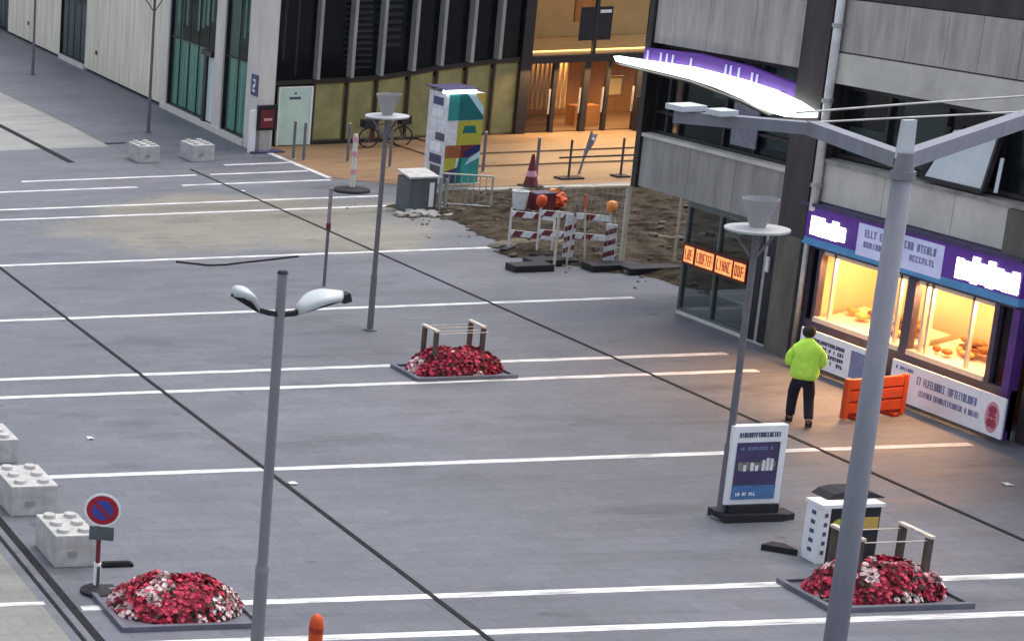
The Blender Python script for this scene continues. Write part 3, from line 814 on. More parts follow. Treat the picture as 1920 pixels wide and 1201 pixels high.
ld = thing('led_display', (26.2, 39.0, 1.14), 'orange glowing led text display hanging in the dark ground floor window', 'sign')
MB().box(26.2, 26.28, 38.0, 39.98, 1.1, 1.56).build('housing', mat('led_housing', (.10, .012, .008), .5, .3, 6), ld)
for k, (y, wd, n) in enumerate(((39.93, .3, 2), (39.55, .55, 4), (38.92, .5, 3), (38.36, .34, 2))):
    lp = MB().fbox((26.199, y, 1.16), UF, Z_, NF, 0, wd, 0, .34, 0, .004).build('led_field', 'led', ld)
    MB().strokes((26.1945, y - .03, 1.22), UF, Z_, NF, wd - .06, .22, int(n * 1.8), 20 + k, .003, .27).build('led_text', 'sign_red', lp)
tb = thing('white_table', (26.9, 38.9, .06), 'small white table standing inside the dark ground floor window', 'table')
MB().box(26.55, 27.3, 38.3, 39.5, .55, .62).build('table_top', 'white', tb)
for x in (26.6, 27.22):
    for y in (38.36, 39.4): MB().box(x, x + .05, y, y + .05, .06, .55).build('leg', 'white', tb)

cn = thing('glowing_canopy', (26.05, 39.6, 4.6), 'curved white glowing canopy with a purple band over the window left of the pillar', 'canopy')
pts = [(42.7, 5.13), (40.1, 5.20), (38.6, 5.14), (37.65, 5.06), (36.9, 4.93), (36.45, 4.80), (36.45, 4.70), (37.1, 4.62), (37.56, 4.64), (38.0, 4.70), (38.4, 4.79), (39.2, 4.90), (40.05, 4.97), (42.6, 5.03)]
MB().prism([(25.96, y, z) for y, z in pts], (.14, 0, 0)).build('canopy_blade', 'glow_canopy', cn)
MB().prism([(25.955, y, z - .05) for y, z in ((42.6, 5.03), (40.05, 4.97), (38.4, 4.79), (37.56, 4.64), (37.56, 4.60), (38.4, 4.75), (40.05, 4.93), (42.6, 5.02))], (.26, 0, 0)).build('under_trim', 'dark_frame', cn)
pb = MB().prism([(26.12, y, z) for y, z in ((41.9, 5.12), (41.9, 5.40), (40.1, 5.47), (38.6, 5.40), (36.95, 5.20), (36.9, 4.9), (38.6, 5.1), (40.1, 5.16))], (.1, 0, 0)).build('purple_band', 'purple', cn)
q = MB()
for y in (41.75, 41.3, 41.1, 40.9, 40.3, 39.2, 39.05, 38.8, 38.4, 38.25):
    q.box(26.1, 26.118, y - .02, y + .02, 5.17 - max(0, 38.9 - y) * .12, 5.36 - max(0, 38.9 - y) * .12)
q.build('band_lettering', 'lit_panel', pb)
bt = MB()
for y in (41.5, 39.5, 37.5): bt.beam((26.08, y, 5.02), (26.45, y, 5.02), .04, .04)
bt.build('bracket', 'dark_frame', cn)

# ------------------------------------------------------------------ street lamps
def disc_lamp(loc, label, rad=.41):
    x, y, _ = loc
    t = thing('street_lamp', loc, label, 'lamp post', 'slim lamp posts with flat disc heads')
    MB().cyl((x, y, 0), (x, y, 1.2), .062, .058).cyl((x, y, 1.2), (x, y, 4.5), .048, .042).cyl((x, y, 0), (x, y, .03), .13).build('pole', 'charcoal', t, smooth=False)
    MB().lathe((x, y, 4.46), [(.03, 0), (rad, .035), (rad, .065), (.08, .085)], 28).build('lamp_disc', 'disc_shell', t)
    MB().lathe((x, y, 4.545), [(.10, 0), (.235, .42), (.225, .42), (.09, .01)], 20).build('lamp_cone', 'mesh_grey', t)
    q = MB()
    for a in range(3):
        ca, sa = math.cos(a * 2.094 + .3), math.sin(a * 2.094 + .3)
        q.beam((x + .05 * ca, y + .05 * sa, 4.1), (x + .3 * ca, y + .3 * sa, 4.47), .025, .03)
    q.build('bracket', 'charcoal', t)
    return t
GL = 'slim lamp posts with flat disc heads'
l0 = disc_lamp((19.6, 39.6, 0), 'slim grey lamp post with flat disc head, standing alone behind the middle flower bed')
copy_tree(l0, (19.53, 28.2, 0), 'slim grey lamp post with flat disc head, beside the purple poster stand', GL, .4)
copy_tree(l0, (24.35, 65.4, 0), 'slim dark lamp post just before the curtained glass, head out of view', GL, .8)
copy_tree(l0, (25.15, 80.7, 0), 'slim dark lamp post farthest away, near the distant concrete wall', GL, 1.1)

# double-headed lamp in the left foreground
dl = thing('double_street_lamp', (8.49, 19, 0), 'tall grey lamp post with two leaf shaped pale heads spread like wings, left foreground', 'lamp post')
MB().cyl((8.49, 19, 0), (8.49, 19, 3.2), .07, .064, 18).cyl((8.49, 19, 3.2), (8.49, 19, 3.28), .07, .058, 18).cyl((8.49, 19, 3.28), (8.49, 19, 6.37), .051, .046, 18).build('pole', 'lampgrey_dk', dl)
MB().cyl((8.49, 19, 6.37), (8.49, 19, 6.4), .054, .04, 18).build('pole_cap', 'black', dl)
def wing(sgn, pts, wid, endblock):
    q = MB()
    ctr = [Vector(p) for p in pts]
    for a, b in zip(ctr, ctr[1:]): q.beam(a, b, .05, .05)
    arm = q.build('arm', 'black', dl)
    # leaf-shaped shell over the outer arm
    q = MB(); n = 10; A, B, T = [], [], []
    p, e = ctr[2], ctr[-1]
    d = (e - p); side = Vector((0, 1, 0))
    rows = []
    for k in range(n + 1):
        f = k / n
        wv = wid * math.sin(math.pi * min(1, .04 + f * .93)) ** .7
        c = p + d * f + Z_ * (.03 + .07 * math.sin(math.pi * f))
        rows.append([q.bm.verts.new(c + side * wv * s + Z_ * (.05 * (1 - s * s))) for s in (-1, -.6, 0, .6, 1)] + [q.bm.verts.new(c - Z_ * .05 + side * wv * s * .8) for s in (1, -1)])
    for a, b in zip(rows, rows[1:]):
        for j in range(7): q.bm.faces.new((a[j], a[(j + 1) % 7], b[(j + 1) % 7], b[j]))
    q.bm.faces.new(rows[0]); q.bm.faces.new(rows[-1][::-1])
    q.build('lamp_head', 'lens', dl, smooth=True)
    if endblock: MB().beam(e - d * .02, e + d * .16, .1, .09).build('end_block', 'black', dl)
wing(-1, [(8.48, 19, 5.95), (8.36, 18.99, 5.975), (8.26, 18.98, 6.01), (7.985, 18.95, 6.19)], .19, False)
wing(1, [(8.48, 19, 5.95), (8.62, 19.0, 5.955), (8.66, 19.0, 5.965), (9.1, 19.0, 6.09)], .21, True)

# tall lamp with long arms in the right foreground
tl = thing('armed_street_lamp', (14.52, 19, 0), 'massive grey lamp post with long horizontal arms, right foreground', 'lamp post')
MB().cyl((14.52, 19, 0), (14.52, 19, 7.15), .108, .085, 24).build('pole', 'lampgrey', tl, smooth=True)
MB().cyl((14.52, 19, 7.1), (14.52, 19, 7.18), .105, .105, 24).cyl((14.52, 19, 7.18), (14.52, 19, 7.36), .085, .07, 24).build('collar', 'lampgrey_dk', tl)
MB().prism([(14.45, 19.0, 7.3), (14.60, 19.0, 7.3), (14.585, 19.0, 7.68), (14.465, 19.0, 7.68)], (0, .05, 0)).build('hub_plate', 'lens', tl)
MB().beam((14.52, 19.05, 7.28), (14.93, 20.9, 7.30), .13, .15).build('arm', 'lampgrey', tl)
MB().beam((14.93, 20.85, 7.30), (14.12, 21.95, 7.30), .13, .13).build('arm', 'lampgrey', tl)
MB().beam((14.55, 19.05, 7.28), (18.6, 21.85, 7.34), .13, .16).build('arm', 'lampgrey', tl)
MB().tube([(14.95, 21.2, 7.42), (16.4, 21.5, 7.42), (18.6, 21.85, 7.42)], .012).tube([(14.93, 20.9, 7.36), (17.2, 20.95, 7.38)], .010).build('tie_rod', 'steel', tl)
MB().box(14.02, 14.3, 21.7, 22.0, 7.39, 7.45).box(14.22, 14.42, 21.35, 21.6, 7.38, 7.44).build('lamp_fitting', 'lens', tl)

# ------------------------------------------------------------------ flower beds
def flower_bed(loc, sx, sy, hgt, label, posts, seed, reds, pale_edge):
    x, y, _ = loc
    t = thing('flower_bed', loc, label, 'flower bed', 'red flower beds in flat grey trays')
    rr = random.Random(seed)
    q = MB(); x0, x1, y0, y1 = x, x + sx, y, y + sy
    q.box(x0, x1, y0, y0 + .07, 0, .075); q.box(x0, x1, y1 - .07, y1, 0, .075)
    q.box(x0, x0 + .07, y0 + .07, y1 - .07, 0, .075); q.box(x1 - .07, x1, y0 + .07, y1 - .07, 0, .075)
    q.box(x0 + .07, x1 - .07, y0 + .07, y1 - .07, 0, .03)
    tr = q.build('tray', 'tray', t)
    cx, cy, rx, ry = x + sx / 2 + .02, y + sy / 2 + .03, sx / 2 - .07, sy / 2 - .1
    def top(u, v):
        d = min(1, math.hypot(u, v))
        return .06 + hgt * (1 - d ** 3.4) ** .7 * (.86 + .3 * noise.noise((u * 2.2 + seed, v * 2.2, seed)))
    q = MB()
    g = []
    for i in range(17):
        f = i / 16
        g.append([q.bm.verts.new((cx + rx * f * math.cos(a), cy + ry * f * math.sin(a), max(.04, top(f * math.cos(a), f * math.sin(a)) - .07))) for a in [2 * math.pi * k / 28 for k in range(28)]])
    for A, B in zip(g[1:], g[2:]):
        for k in range(28): q.bm.faces.new((A[k], A[(k + 1) % 28], B[(k + 1) % 28], B[k]))
    q.bm.faces.new(g[1])
    q.build('planting_soil', 'leaf', t)
    def petals(mb, c, s, nrm, n=5):
        a = nrm.orthogonal().normalized(); b = nrm.cross(a); ph = rr.uniform(0, 6)
        for k in range(n):
            t0 = ph + 2 * math.pi * k / n; t1 = t0 + 2 * math.pi / n * .85
            p1 = c + (a * math.cos(t0) + b * math.sin(t0)) * s + nrm * s * rr.uniform(.1, .5)
            p2 = c + (a * math.cos(t1) + b * math.sin(t1)) * s + nrm * s * rr.uniform(.1, .5)
            mb.bm.faces.new([mb.bm.verts.new(v) for v in (c, p1, p2)])
    sets = {'red': MB(), 'red_dk': MB(), 'pink': MB(), 'leaf': MB()}
    for k in range(3400):
        a, d = rr.uniform(0, 6.283), math.sqrt(rr.random()) * 1.03
        u, v = d * math.cos(a), d * math.sin(a)
        z = top(min(1, d) * math.cos(a), min(1, d) * math.sin(a)) + rr.uniform(-.07, .055)
        c = Vector((cx + rx * u, cy + ry * v, max(.05, z)))
        nr = Vector((u * .9, v * .9, .7)) + Vector((rr.uniform(-.5, .5), rr.uniform(-.5, .5), rr.uniform(-.3, .3))); nr.normalize()
        cl = noise.noise((c.x * 3.1, c.y * 3.1 , c.z * 4 + seed))
        pk = cl > .13 + pale_edge(u, v)
        kind = 'pink' if (pk and rr.random() < .8) else ('red' if rr.random() < reds else 'red_dk')
        if rr.random() < .15: kind = 'leaf'
        petals(sets[kind], c, rr.uniform(.022, .046), nr, 5)
        if rr.random() < .5: petals(sets[kind], c + nr * .02, rr.uniform(.015, .026), nr, 4)
    for kname, mb in sets.items():
        o = mb.build({'red': 'red_flowers', 'red_dk': 'dark_red_flowers', 'pink': 'pale_pink_flowers', 'leaf': 'leaves'}[kname], kname, t)
        o['kind'] = 'stuff'
    for px, py in posts:
        MB().box(px - .035, px + .035, py - .035, py + .035, .05, .86).build('guard_post', 'post_wood', t)
    xs = sorted({p[0] for p in posts})
    for xx in xs:
        ys = sorted(p[1] for p in posts if p[0] == xx)
        if len(ys) == 2: MB().box(xx - .035, xx + .035, ys[0] - .06, ys[1] + .06, .862, .9).build('guard_rail', 'rail_wood', t)
    if len(xs) == 2:
        q = MB()
        for yy in sorted({p[1] for p in posts}): q.cyl((xs[0], yy, .82), (xs[1], yy, .82), .008, n=6)
        q.build('guard_wire', 'rail_wood', t)
    return t
none = lambda u, v: 0
flower_bed((18.70, 35.78, 0), 1.9, 1.08, .42, 'red flower bed in a grey tray with four timber posts in mid plaza',
           [(19.2, 36.2), (19.2, 36.64), (20.19, 36.38), (20.19, 36.84)], 3, .55, lambda u, v: .06 + .25 * abs(u))
flower_bed((18.68, 24.58, 0), 1.92, 1.1, .42, 'red flower bed in a grey tray beside the black and white display cabinet',
           [(20.2, 25.02), (20.2, 25.5), (19.27, 25.02), (19.27, 25.5)], 11, .55, lambda u, v: .02)
flower_bed((9.22, 24.75, 0), 1.92, 1.42, .36, 'big domed flower bed of red and pink blooms without posts, beside the no parking sign',
           [], 23, .6, lambda u, v: .0 if u > -.75 else -.25)

# ------------------------------------------------------------------ concrete blocks
def block(loc, sx, sy, h, label, grp):
    x, y, _ = loc
    t = thing('concrete_block', loc, label, 'concrete block', grp)
    MB().box(x, x + sx, y, y + sy, 0, h).build('block_body', 'conc_block', t, bevel=.018)
    nx = 2 if sx < .8 else 2; ny = max(2, round(sy / .32))
    for i in range(nx):
        for j in range(ny):
            cx, cy = x + sx * (i + .5) / nx, y + sy * (j + .5) / ny
            MB().cyl((cx, cy, h), (cx, cy, h + .055), .095, .085, 14).build('stud', 'conc_block', t)
    q = MB().box(x + sx * .3, x + sx * .52, y - .006, y - .001, h * .32, h * .5).build('lifting_recess', 'conc_grey', t)
    return t
GB = 'studded concrete security blocks'
block((9.06, 27.15, 0), .62, .95, .5, 'studded concrete block right behind the round no parking sign', GB)
block((9.06, 29.35, 0), .74, 1.05, .5, 'studded concrete block, middle one of the row of three by the gutter', GB)
block((9.10, 31.95, 0), .86, .95, .42, 'studded concrete block farthest back in the gutter row, cut by the picture edge', GB)
block((22.02, 59.75, 0), .62, 1.0, .52, 'far studded concrete block on the pale path end, left one of the distant pair', GB)
block((23.6, 59.62, 0), .68, 1.0, .52, 'far studded concrete block in front of the curtained glass, right one of the distant pair', GB)
tag(MB().box(9.75, 10.2, 27.08, 27.2, 0, .05).box(9.78, 10.15, 27.1, 27.18, .05, .07).build('dark_bar', 'drain', org=(9.97, 27.1, 0)), 'dark flat bar lying on the paving beside the nearest concrete block', 'metal bar')  # low dark strip next to the block

# ------------------------------------------------------------------ signs and small street furniture
np_ = thing('no_parking_sign', (9.34, 26.16, 0), 'round blue no parking sign with red rim on a portable post, before a concrete block', 'sign')
MB().cyl((9.34, 26.16, .06), (9.34, 26.16, .46), .05).build('post_sleeve', 'white', np_)
MB().box(9.315, 9.365, 26.108, 26.112, .12, .42).build('sleeve_mark', 'cabinet', np_)
MB().cyl((9.34, 26.16, .46), (9.34, 26.16, 1.3), .032).build('post', 'maroon', np_)
MB().lathe((9.34, 26.16, 0), [(.22, 0), (.22, .05), (.12, .11), (.055, .13)], 18).build('rubber_base', 'black', np_)
MB().box(9.5, 9.62, 26.0, 26.3, 0, .07).build('rubber_base', 'black', np_)
VD = Vector((-.335, -.94, 0)).normalized(); VR = Vector((.94, -.335, 0)).normalized()
cC = Vector((9.36, 26.12, 1.27))
def disc(c, r, th, n=32): return MB().prism([c + VR * r * math.cos(t) + Z_ * r * math.sin(t) for t in [2 * math.pi * k / n for k in range(n)]], VD * th)
sp_ = disc(cC, .245, .012).build('sign_plate', 'white', np_)
disc(cC + VD * .0125, .215, .004).build('red_rim', 'sign_red', sp_)
disc(cC + VD * .017, .145, .004).build('blue_field', 'sign_blue', sp_)
MB().fbox(cC + VD * .0215, (VR - Z_).normalized(), (VR + Z_).normalized(), VD, -.15, .15, -.022, .022, 0, .004).build('red_slash', 'sign_red', sp_)
MB().fbox(Vector((9.36, 26.12, .92)), VR, Z_, VD, -.165, .165, -.1, .1, 0, .012).build('lower_plate', 'cabinet', np_)

ps = thing('poster_stand', (20.0, 28.15, 0), 'white framed poster stand with a purple and blue poster on a black base', 'sign')
MB().box(19.5, 20.32, 28.1, 28.22, .25, 1.5).build('frame', 'white', ps, bevel=.012)
MB().box(19.46, 20.36, 27.98, 28.4, 0, .12).box(19.56, 20.3, 28.06, 28.28, .12, .25).build('base', 'black', ps)
MB().prism([(20.3, 27.98, 0), (20.55, 28.05, 0), (20.55, 28.3, 0), (20.3, 28.4, 0)], (0, 0, .10)).build('base', 'black', ps)
pp_ = MB().box(19.58, 20.22, 28.09, 28.098, .34, 1.24).build('poster', 'violet', ps)
MB().box(19.58, 20.22, 28.083, 28.089, .34, .56).build('poster_band', mat('blue_band', (.07, .17, .36), .5, .3, 5), pp_)
MB().box(19.62, 20.18, 28.083, 28.089, .80, .93).build('poster_picture', mat('khaki_picture', (.2, .18, .15), .6, .7, 11), pp_)
for x, h in ((19.72, .1), (19.83, .13), (19.9, .09), (20.0, .17), (20.06, .2), (20.12, .19)): MB().box(x - .025, x + .022, 28.079, 28.083, .79, .79 + h).build('poster_figure', 'poster_pale', pp_)
MB().strokes((19.63, 28.09, 1.12), X_, Z_, (0, -1, 0), .52, .05, 15, 5, .004, .3).build('poster_lettering', 'ink_soft', pp_)
MB().strokes((19.6, 28.1, 1.32), X_, Z_, (0, -1, 0), .62, .075, 18, 6, .006, .42).build('header_lettering', 'ink', ps)
MB().strokes((19.63, 28.083, .40), X_, Z_, (0, -1, 0), .3, .05, 9, 7, .005, .36).build('poster_lettering', 'board_white', pp_)

dc = thing('display_cabinet', (20.1, 26.4, 0), 'black display cabinet with white dotted side and orange picture, behind the right flower bed', 'display stand')
MB().box(19.78, 20.5, 26.32, 26.62, 0, .84).build('cabinet_body', 'black_gloss', dc)
MB().box(19.66, 19.78, 26.3, 26.62, 0, .84).build('side_panel', 'white', dc)
for k in range(5):
    MB().box(19.70, 19.745, 26.294, 26.299, .14 + .14 * k, .2 + .14 * k).build('side_dot', 'ink', dc)
    MB().box(19.654, 19.659, 26.42, 26.5, .14 + .14 * k, .2 + .14 * k).build('side_dot', 'ink', dc)
MB().box(19.64, 20.52, 26.28, 26.64, .84, .89).build('top_edge', 'white', dc)
MB().prism([(19.85, 26.5, .892), (20.68, 26.5, .892), (20.5, 26.5, .97), (20.35, 26.5, 1.0), (20.1, 26.5, 1.0), (19.95, 26.5, .97)], (0, .34, 0)).build('roof', 'black', dc)
MB().ball((19.92, 26.315, .55), (.1, .012, .12), 2).build('yellow_picture', 'lime', dc)
MB().box(20.2, 20.48, 26.312, 26.32, .5, .68).build('orange_picture', 'mustard', dc)
MB().prism([(19.28, 26.9, 0), (19.62, 26.62, 0), (19.62, 26.9, 0), (19.5, 27.0, 0)], (0, 0, .09)).build('foot', 'black', dc)

ob = thing('plastic_barrier', (25.1, 32.75, 0), 'orange red slatted plastic barrier in front of the white signboards', 'barrier')
def O_(mb, a, b, n0, n1, z0, z1): return mb.fbox((24.5, 32.66, 0), Vector((1.22, .2, 0)).normalized(), Vector((.2, -1.22, 0)).normalized(), Z_, a, b, n0, n1, z0, z1)
q = MB(); O_(q, 0, .09, -.04, .04, .02, .74); O_(q, 1.14, 1.23, -.04, .04, .02, .74)
for z in (.635, .42, .205): O_(q, .09, 1.14, -.035, .035, z - .09, z + .09)
q.build('panel', 'orange', ob, bevel=.01)
O_(MB(), .09, 1.14, -.006, .006, .05, .7).build('inner_web', 'orange_dk', ob)
for a in (.25, 1.0): O_(MB(), a - .06, a + .06, -.22, .1, 0, .05).build('foot', 'orange_dk', ob)
O_(MB(), .3, .55, .036, .04, .12, .3).build('reflector', 'maroon', ob)

cb = thing('orange_delineator', (11.3, 23.6, 0), 'rounded orange delineator post, its top just rising at the picture bottom', 'delineator')
MB().lathe((11.3, 23.6, .05), [(.10, 0), (.085, .2), (.085, .5), (.07, .58), (.035, .625), (0, .64)], 18).build('post', 'orange', cb, smooth=True)
MB().lathe((11.3, 23.6, .05), [(.088, .38), (.0885, .39), (.0885, .45), (.088, .46)], 18).build('band', 'orange_dk', cb)
MB().lathe((11.3, 23.6, 0), [(.2, 0), (.2, .04), (.11, .06)], 18).build('base', 'black', cb)

# rotating red and white road post, marker posts
mp2 = thing('marker_post', (20.4, 43.5, 0), 'thin grey and pink marker post with a dark red band, behind the winged lamp', 'post')
MB().cyl((20.4, 43.5, 0), (20.4, 43.5, 1.35), .034).build('post_shaft', 'charcoal', mp2)
MB().cyl((20.4, 43.5, 1.35), (20.4, 43.5, 2.28), .04).build('upper_sleeve', mat('faded_pink', (.30, .22, .23), .6, .3, 9), mp2)
MB().cyl((20.4, 43.5, 1.3), (20.4, 43.5, 1.46), .052).build('band', 'maroon', mp2)
bc = thing('beacon_post', (26.0, 54.2, 0), 'white and pale red beacon post on a round black rubber base near the terrace', 'post')
MB().cyl((26.0, 54.2, .05), (26.0, 54.2, 1.62), .07, .06).build('post_shaft', 'cream_paint', bc)
for z in (.5, 1.0, 1.4): MB().cyl((26.0, 54.2, z), (26.0, 54.2, z + .14), .073, .073).build('band', 'emblem_pale', bc)
MB().lathe((26.0, 54.2, 0), [(.48, 0), (.46, .07), (.2, .12), (.07, .13)], 22).build('rubber_base', 'black', bc)

def bollard(loc, label):
    x, y, _ = loc
    t = thing('bollard', loc, label, 'bollard', 'slim steel bollards round the entrance')
    MB().cyl((x, y, 0), (x, y, 1.17), .042, .042, 12).build('shaft', 'charcoal', t)
    MB().lathe((x, y, 1.17), [(.042, 0), (.03, .025), (0, .035)], 12).build('cap', 'steel', t)
    MB().cyl((x, y, 0), (x, y, .02), .08).build('base_plate', 'steel', t)
    return t
b0 = bollard((26.66, 59.5, 0), 'slim steel bollard before the mint panel, farther one of two side by side')
for lc, lb_ in (((26.82, 59.15, 0), 'slim steel bollard before the mint panel, nearer one of two side by side'),
                ((27.94, 58.67, 0), 'slim steel bollard before the olive panes, left of the parked bicycle'),
                ((28.7, 57.6, 0), 'slim steel bollard between the parked bicycle and the colourful kiosk'),
                ((30.78, 56.3, 0), 'slim steel bollard just right of the colourful kiosk'),
                ((31.6, 55.0, 0), 'slim steel bollard behind the dark red traffic cone')):
    copy_tree(b0, lc, lb_, 'slim steel bollards round the entrance')

# red display box on its stand next to the column
rs = thing('red_display_stand', (26.2, 60.75, 0), 'dark red and black display box on a grey stand by the white column', 'display stand')
MB().box(26.02, 26.62, 60.7, 60.85, .72, 1.5).build('display_box', 'black_gloss', rs)
MB().box(26.1, 26.5, 60.69, 60.699, .8, 1.36).build('display_face', 'maroon', rs)
MB().box(26.2, 26.45, 60.682, 60.689, 1.02, 1.1).build('face_lettering', 'emblem_pale', rs)
MB().box(26.12, 26.42, 60.72, 60.84, .06, .72).build('stand', 'steel', rs)
MB().box(25.85, 26.85, 60.55, 61.0, 0, .06).build('base', 'violet', rs)
MB().box(25.82, 26.0, 60.76, 60.9, 0, 1.35).build('white_post', 'white', rs)

# colourful kiosk
kx0, kx1, ky0, ky1 = 28.68, 29.66, 54.5, 55.6
ks = thing('information_kiosk', (29.17, 55.0, 0), 'tall kiosk with a teal, yellow green and rust front and pale poster side', 'kiosk')
MB().box(kx0, kx1, ky0, ky1, 0, 2.6).build('kiosk_body', 'poster_pale', ks)
def K_(pts, m_, d=.006, nm='print_panel'):
    return MB().prism([(kx0 + (kx1 - kx0) * u, ky0 - d, 2.6 * v) for u, v in pts], (0, d - .001, 0)).build(nm, m_, ks)
K_([(0, .71), (1, .71), (1, 1), (0, 1)], 'teal')
K_([(.3, 1), (.62, 1), (1, .8), (1, .71), (.3, .71)], 'teal_dk', .010)
K_([(.5, 1), (.72, 1), (1, .84), (1, .75)], 'aqua', .014)
K_([(.72, 1), (1, 1), (1, .84)], 'mustard', .0175)
K_([(0, .44), (.3, .44), (.3, .71), (0, .71)], 'poster_pale')
K_([(.3, .44), (1, .44), (1, .705), (.3, .705)], 'lime')
K_([(.45, .57), (.85, .57), (.8, .65), (.5, .65)], 'teal_dk', .009, 'print_lettering')
K_([(0, .3), (.45, .3), (.45, .44), (0, .44)], 'brick_print')
K_([(.45, .3), (1, .3), (1, .44), (.45, .44)], 'maroon')
K_([(.6, .3), (1, .38), (1, .44), (.9, .44), (.55, .36)], 'navy', .010)
K_([(.6, .22), (1, .3), (1, .37), (.72, .3)], 'aqua', .014)
K_([(0, .15), (.3, .15), (.35, .3), (0, .3)], 'lime')
K_([(.32, .02), (1, .02), (1, .3), (.42, .3)], 'teal', .008)
K_([(.32, .02), (.5, .02), (.5, .3), (.42, .3)], 'teal_dk', .012)
K_([(0, 0), (.32, .02), (.42, .2), (0, .15)], 'violet', .007)
rr = random.Random(12)
for k in range(7):
    z = .25 + k * .33; y = ky0 + rr.uniform(.05, .35); wd = rr.uniform(.35, .65)
    MB().box(kx0 - .012, kx0 - .001, y, y + wd, z, z + rr.uniform(.2, .3)).build('side_poster', rr.choice(('white', 'cabinet', 'poster_pale', 'ink', 'board_white')), ks)
MB().box(kx0 - .1, kx0 + .72, ky0 - .06, ky0 + .2, 2.61, 2.70).build('light_tube', 'tube', ks)
MB().box(kx0 - .12, kx1 - .15, ky0 + .02, ky1 + .02, 2.705, 2.735).build('roof', 'violet', ks)
MB().box(kx0 - .04, kx1 + .04, ky0 - .04, ky1 + .04, -.01, .05).build('base', 'conc_pale', ks)

uc = thing('utility_cabinet', (26.5, 51.3, 0), 'grey utility cabinet with a pale top among rubble at the soil edge', 'cabinet')
MB().box(26.0, 26.72, 51.0, 51.7, 0, .92).build('cabinet_body', 'cabinet', uc, bevel=.012)
MB().prism([(25.97, 50.97, .925), (26.75, 50.97, .925), (26.75, 51.73, 1.03), (25.97, 51.73, 1.03)], (0, 0, .045)).build('lid', 'conc_block', uc)
MB().box(26.52, 26.64, 50.985, 50.999, .15, .8).build('notice', 'white', uc)
MB().box(26.74, 26.8, 50.9, 50.96, 0, .95).box(26.92, 26.98, 50.95, 51.01, 0, .9).build('side_rail', 'steel', uc)
rp = MB()
for k in range(30):
    r = rnd.uniform(.04, .13); rp.ball((rnd.uniform(25.6, 27.1), rnd.uniform(50.3, 51.0), r * .5), (r * 1.3, r, r * .7), 1, r * .25)
tag(rp.build('rubble', 'conc_grey'), 'grey broken rubble heaped in front of the utility cabinet', 'rubble', kind='stuff')

# parked bicycle near the entrance
bk = thing('bicycle', (30.1, 60.9, 0), 'dark parked bicycle leaning before the olive lit panes', 'bicycle')
for x in (29.62, 30.66):
    q = MB().torus((x, 60.9, .33), X_, Z_, .31, .025)
    wl = q.build('wheel', 'black', bk)
    q = MB()
    for a in range(8): q.cyl((x, 60.9, .33), (x + .3 * math.cos(a * .785), 60.9, .33 + .3 * math.sin(a * .785)), .004, n=4)
    q.build('spokes', 'steel', wl)
MB().tube([(29.62, 60.9, .33), (29.95, 60.9, .33), (29.85, 60.9, .78), (29.62, 60.9, .33)], .018).tube([(29.95, 60.9, .33), (30.45, 60.9, .78), (29.85, 60.9, .72)], .02).tube([(30.45, 60.9, .85), (30.66, 60.9, .33)], .018).build('frame', 'maroon', bk)
MB().tube([(30.45, 60.9, .85), (30.47, 60.9, .98), (30.5, 61.15, 1.0)], .015).tube([(30.47, 60.9, .98), (30.5, 60.65, 1.0)], .015).build('handlebar', 'steel', bk)
MB().prism([(29.72, 60.83, .86), (29.98, 60.88, .86), (29.98, 60.92, .86), (29.72, 60.97, .86)], (0, 0, .06)).build('saddle', 'black', bk)
MB().box(30.55, 30.85, 60.75, 61.05, .72, .98).build('basket', 'black', bk)
MB().box(29.4, 29.8, 60.72, 61.08, .66, .9).build('pannier', 'black', bk)

# traffic cone and thin barrier on the terrace
tc_ = thing('traffic_cone', (30.84, 53.9, 0), 'dark red traffic cone with a white band on the terrace edge', 'traffic cone')
MB().lathe((30.84, 53.9, .04), [(.19, 0), (.135, .26)], 18).lathe((30.84, 53.9, .04), [(.105, .42), (.035, .88), (0, .89)], 18).build('cone', 'maroon', tc_)
MB().lathe((30.84, 53.9, .04), [(.135, .26), (.105, .42)], 18).build('white_band', 'emblem_pale', tc_)
MB().box(30.6, 31.08, 53.66, 54.14, 0, .05).build('base', 'black', tc_)
hb_ = thing('rail_barrier', (33.1, 54.8, 0), 'thin dark rail barrier with two posts on the warm terrace', 'barrier')
for x in (32.41, 33.88):
    MB().cyl((x, 54.8, .03), (x, 54.8, 1.12), .03).build('post', 'post_wood', hb_)
MB().box(32.1, 32.75, 54.6, 55.0, .012, .06).build('foot', 'black', hb_); MB().box(33.7, 34.05, 54.6, 55.0, .012, .06).build('foot', 'black', hb_)
MB().beam((32.1, 54.8, .62), (34.4, 54.8, .62), .03, .05).build('rail', 'post_wood', hb_)
gb = thing('grey_banner', (33.3, 55.6, 0), 'narrow grey cloth banner tied to a slanting post on the terrace', 'banner')
MB().cyl((33.05, 55.4, 0), (33.42, 55.6, 1.2), .03).build('post', 'charcoal', gb)
q = MB()
rows = []
for k in range(9):
    z = .5 + .08 * k; f = k / 8
    rows.append([q.bm.verts.new((33.18 + .24 * f + dx * (.7 + .5 * f), 55.45 + .03 * math.sin(k * .9 + dx * 8), z)) for dx in (-.07, -.025, .025, .075)])
for a, b in zip(rows, rows[1:]):
    for j in range(3): q.bm.faces.new((a[j], a[j + 1], b[j + 1], b[j]))
cl = q.build('cloth', 'grey_cloth', gb)
md = cl.modifiers.new('thickness', 'SOLIDIFY'); md.thickness = .02
MB().ball((33.36, 55.42, 1.0), .045, 2).build('white_knot', 'poster_pale', gb)

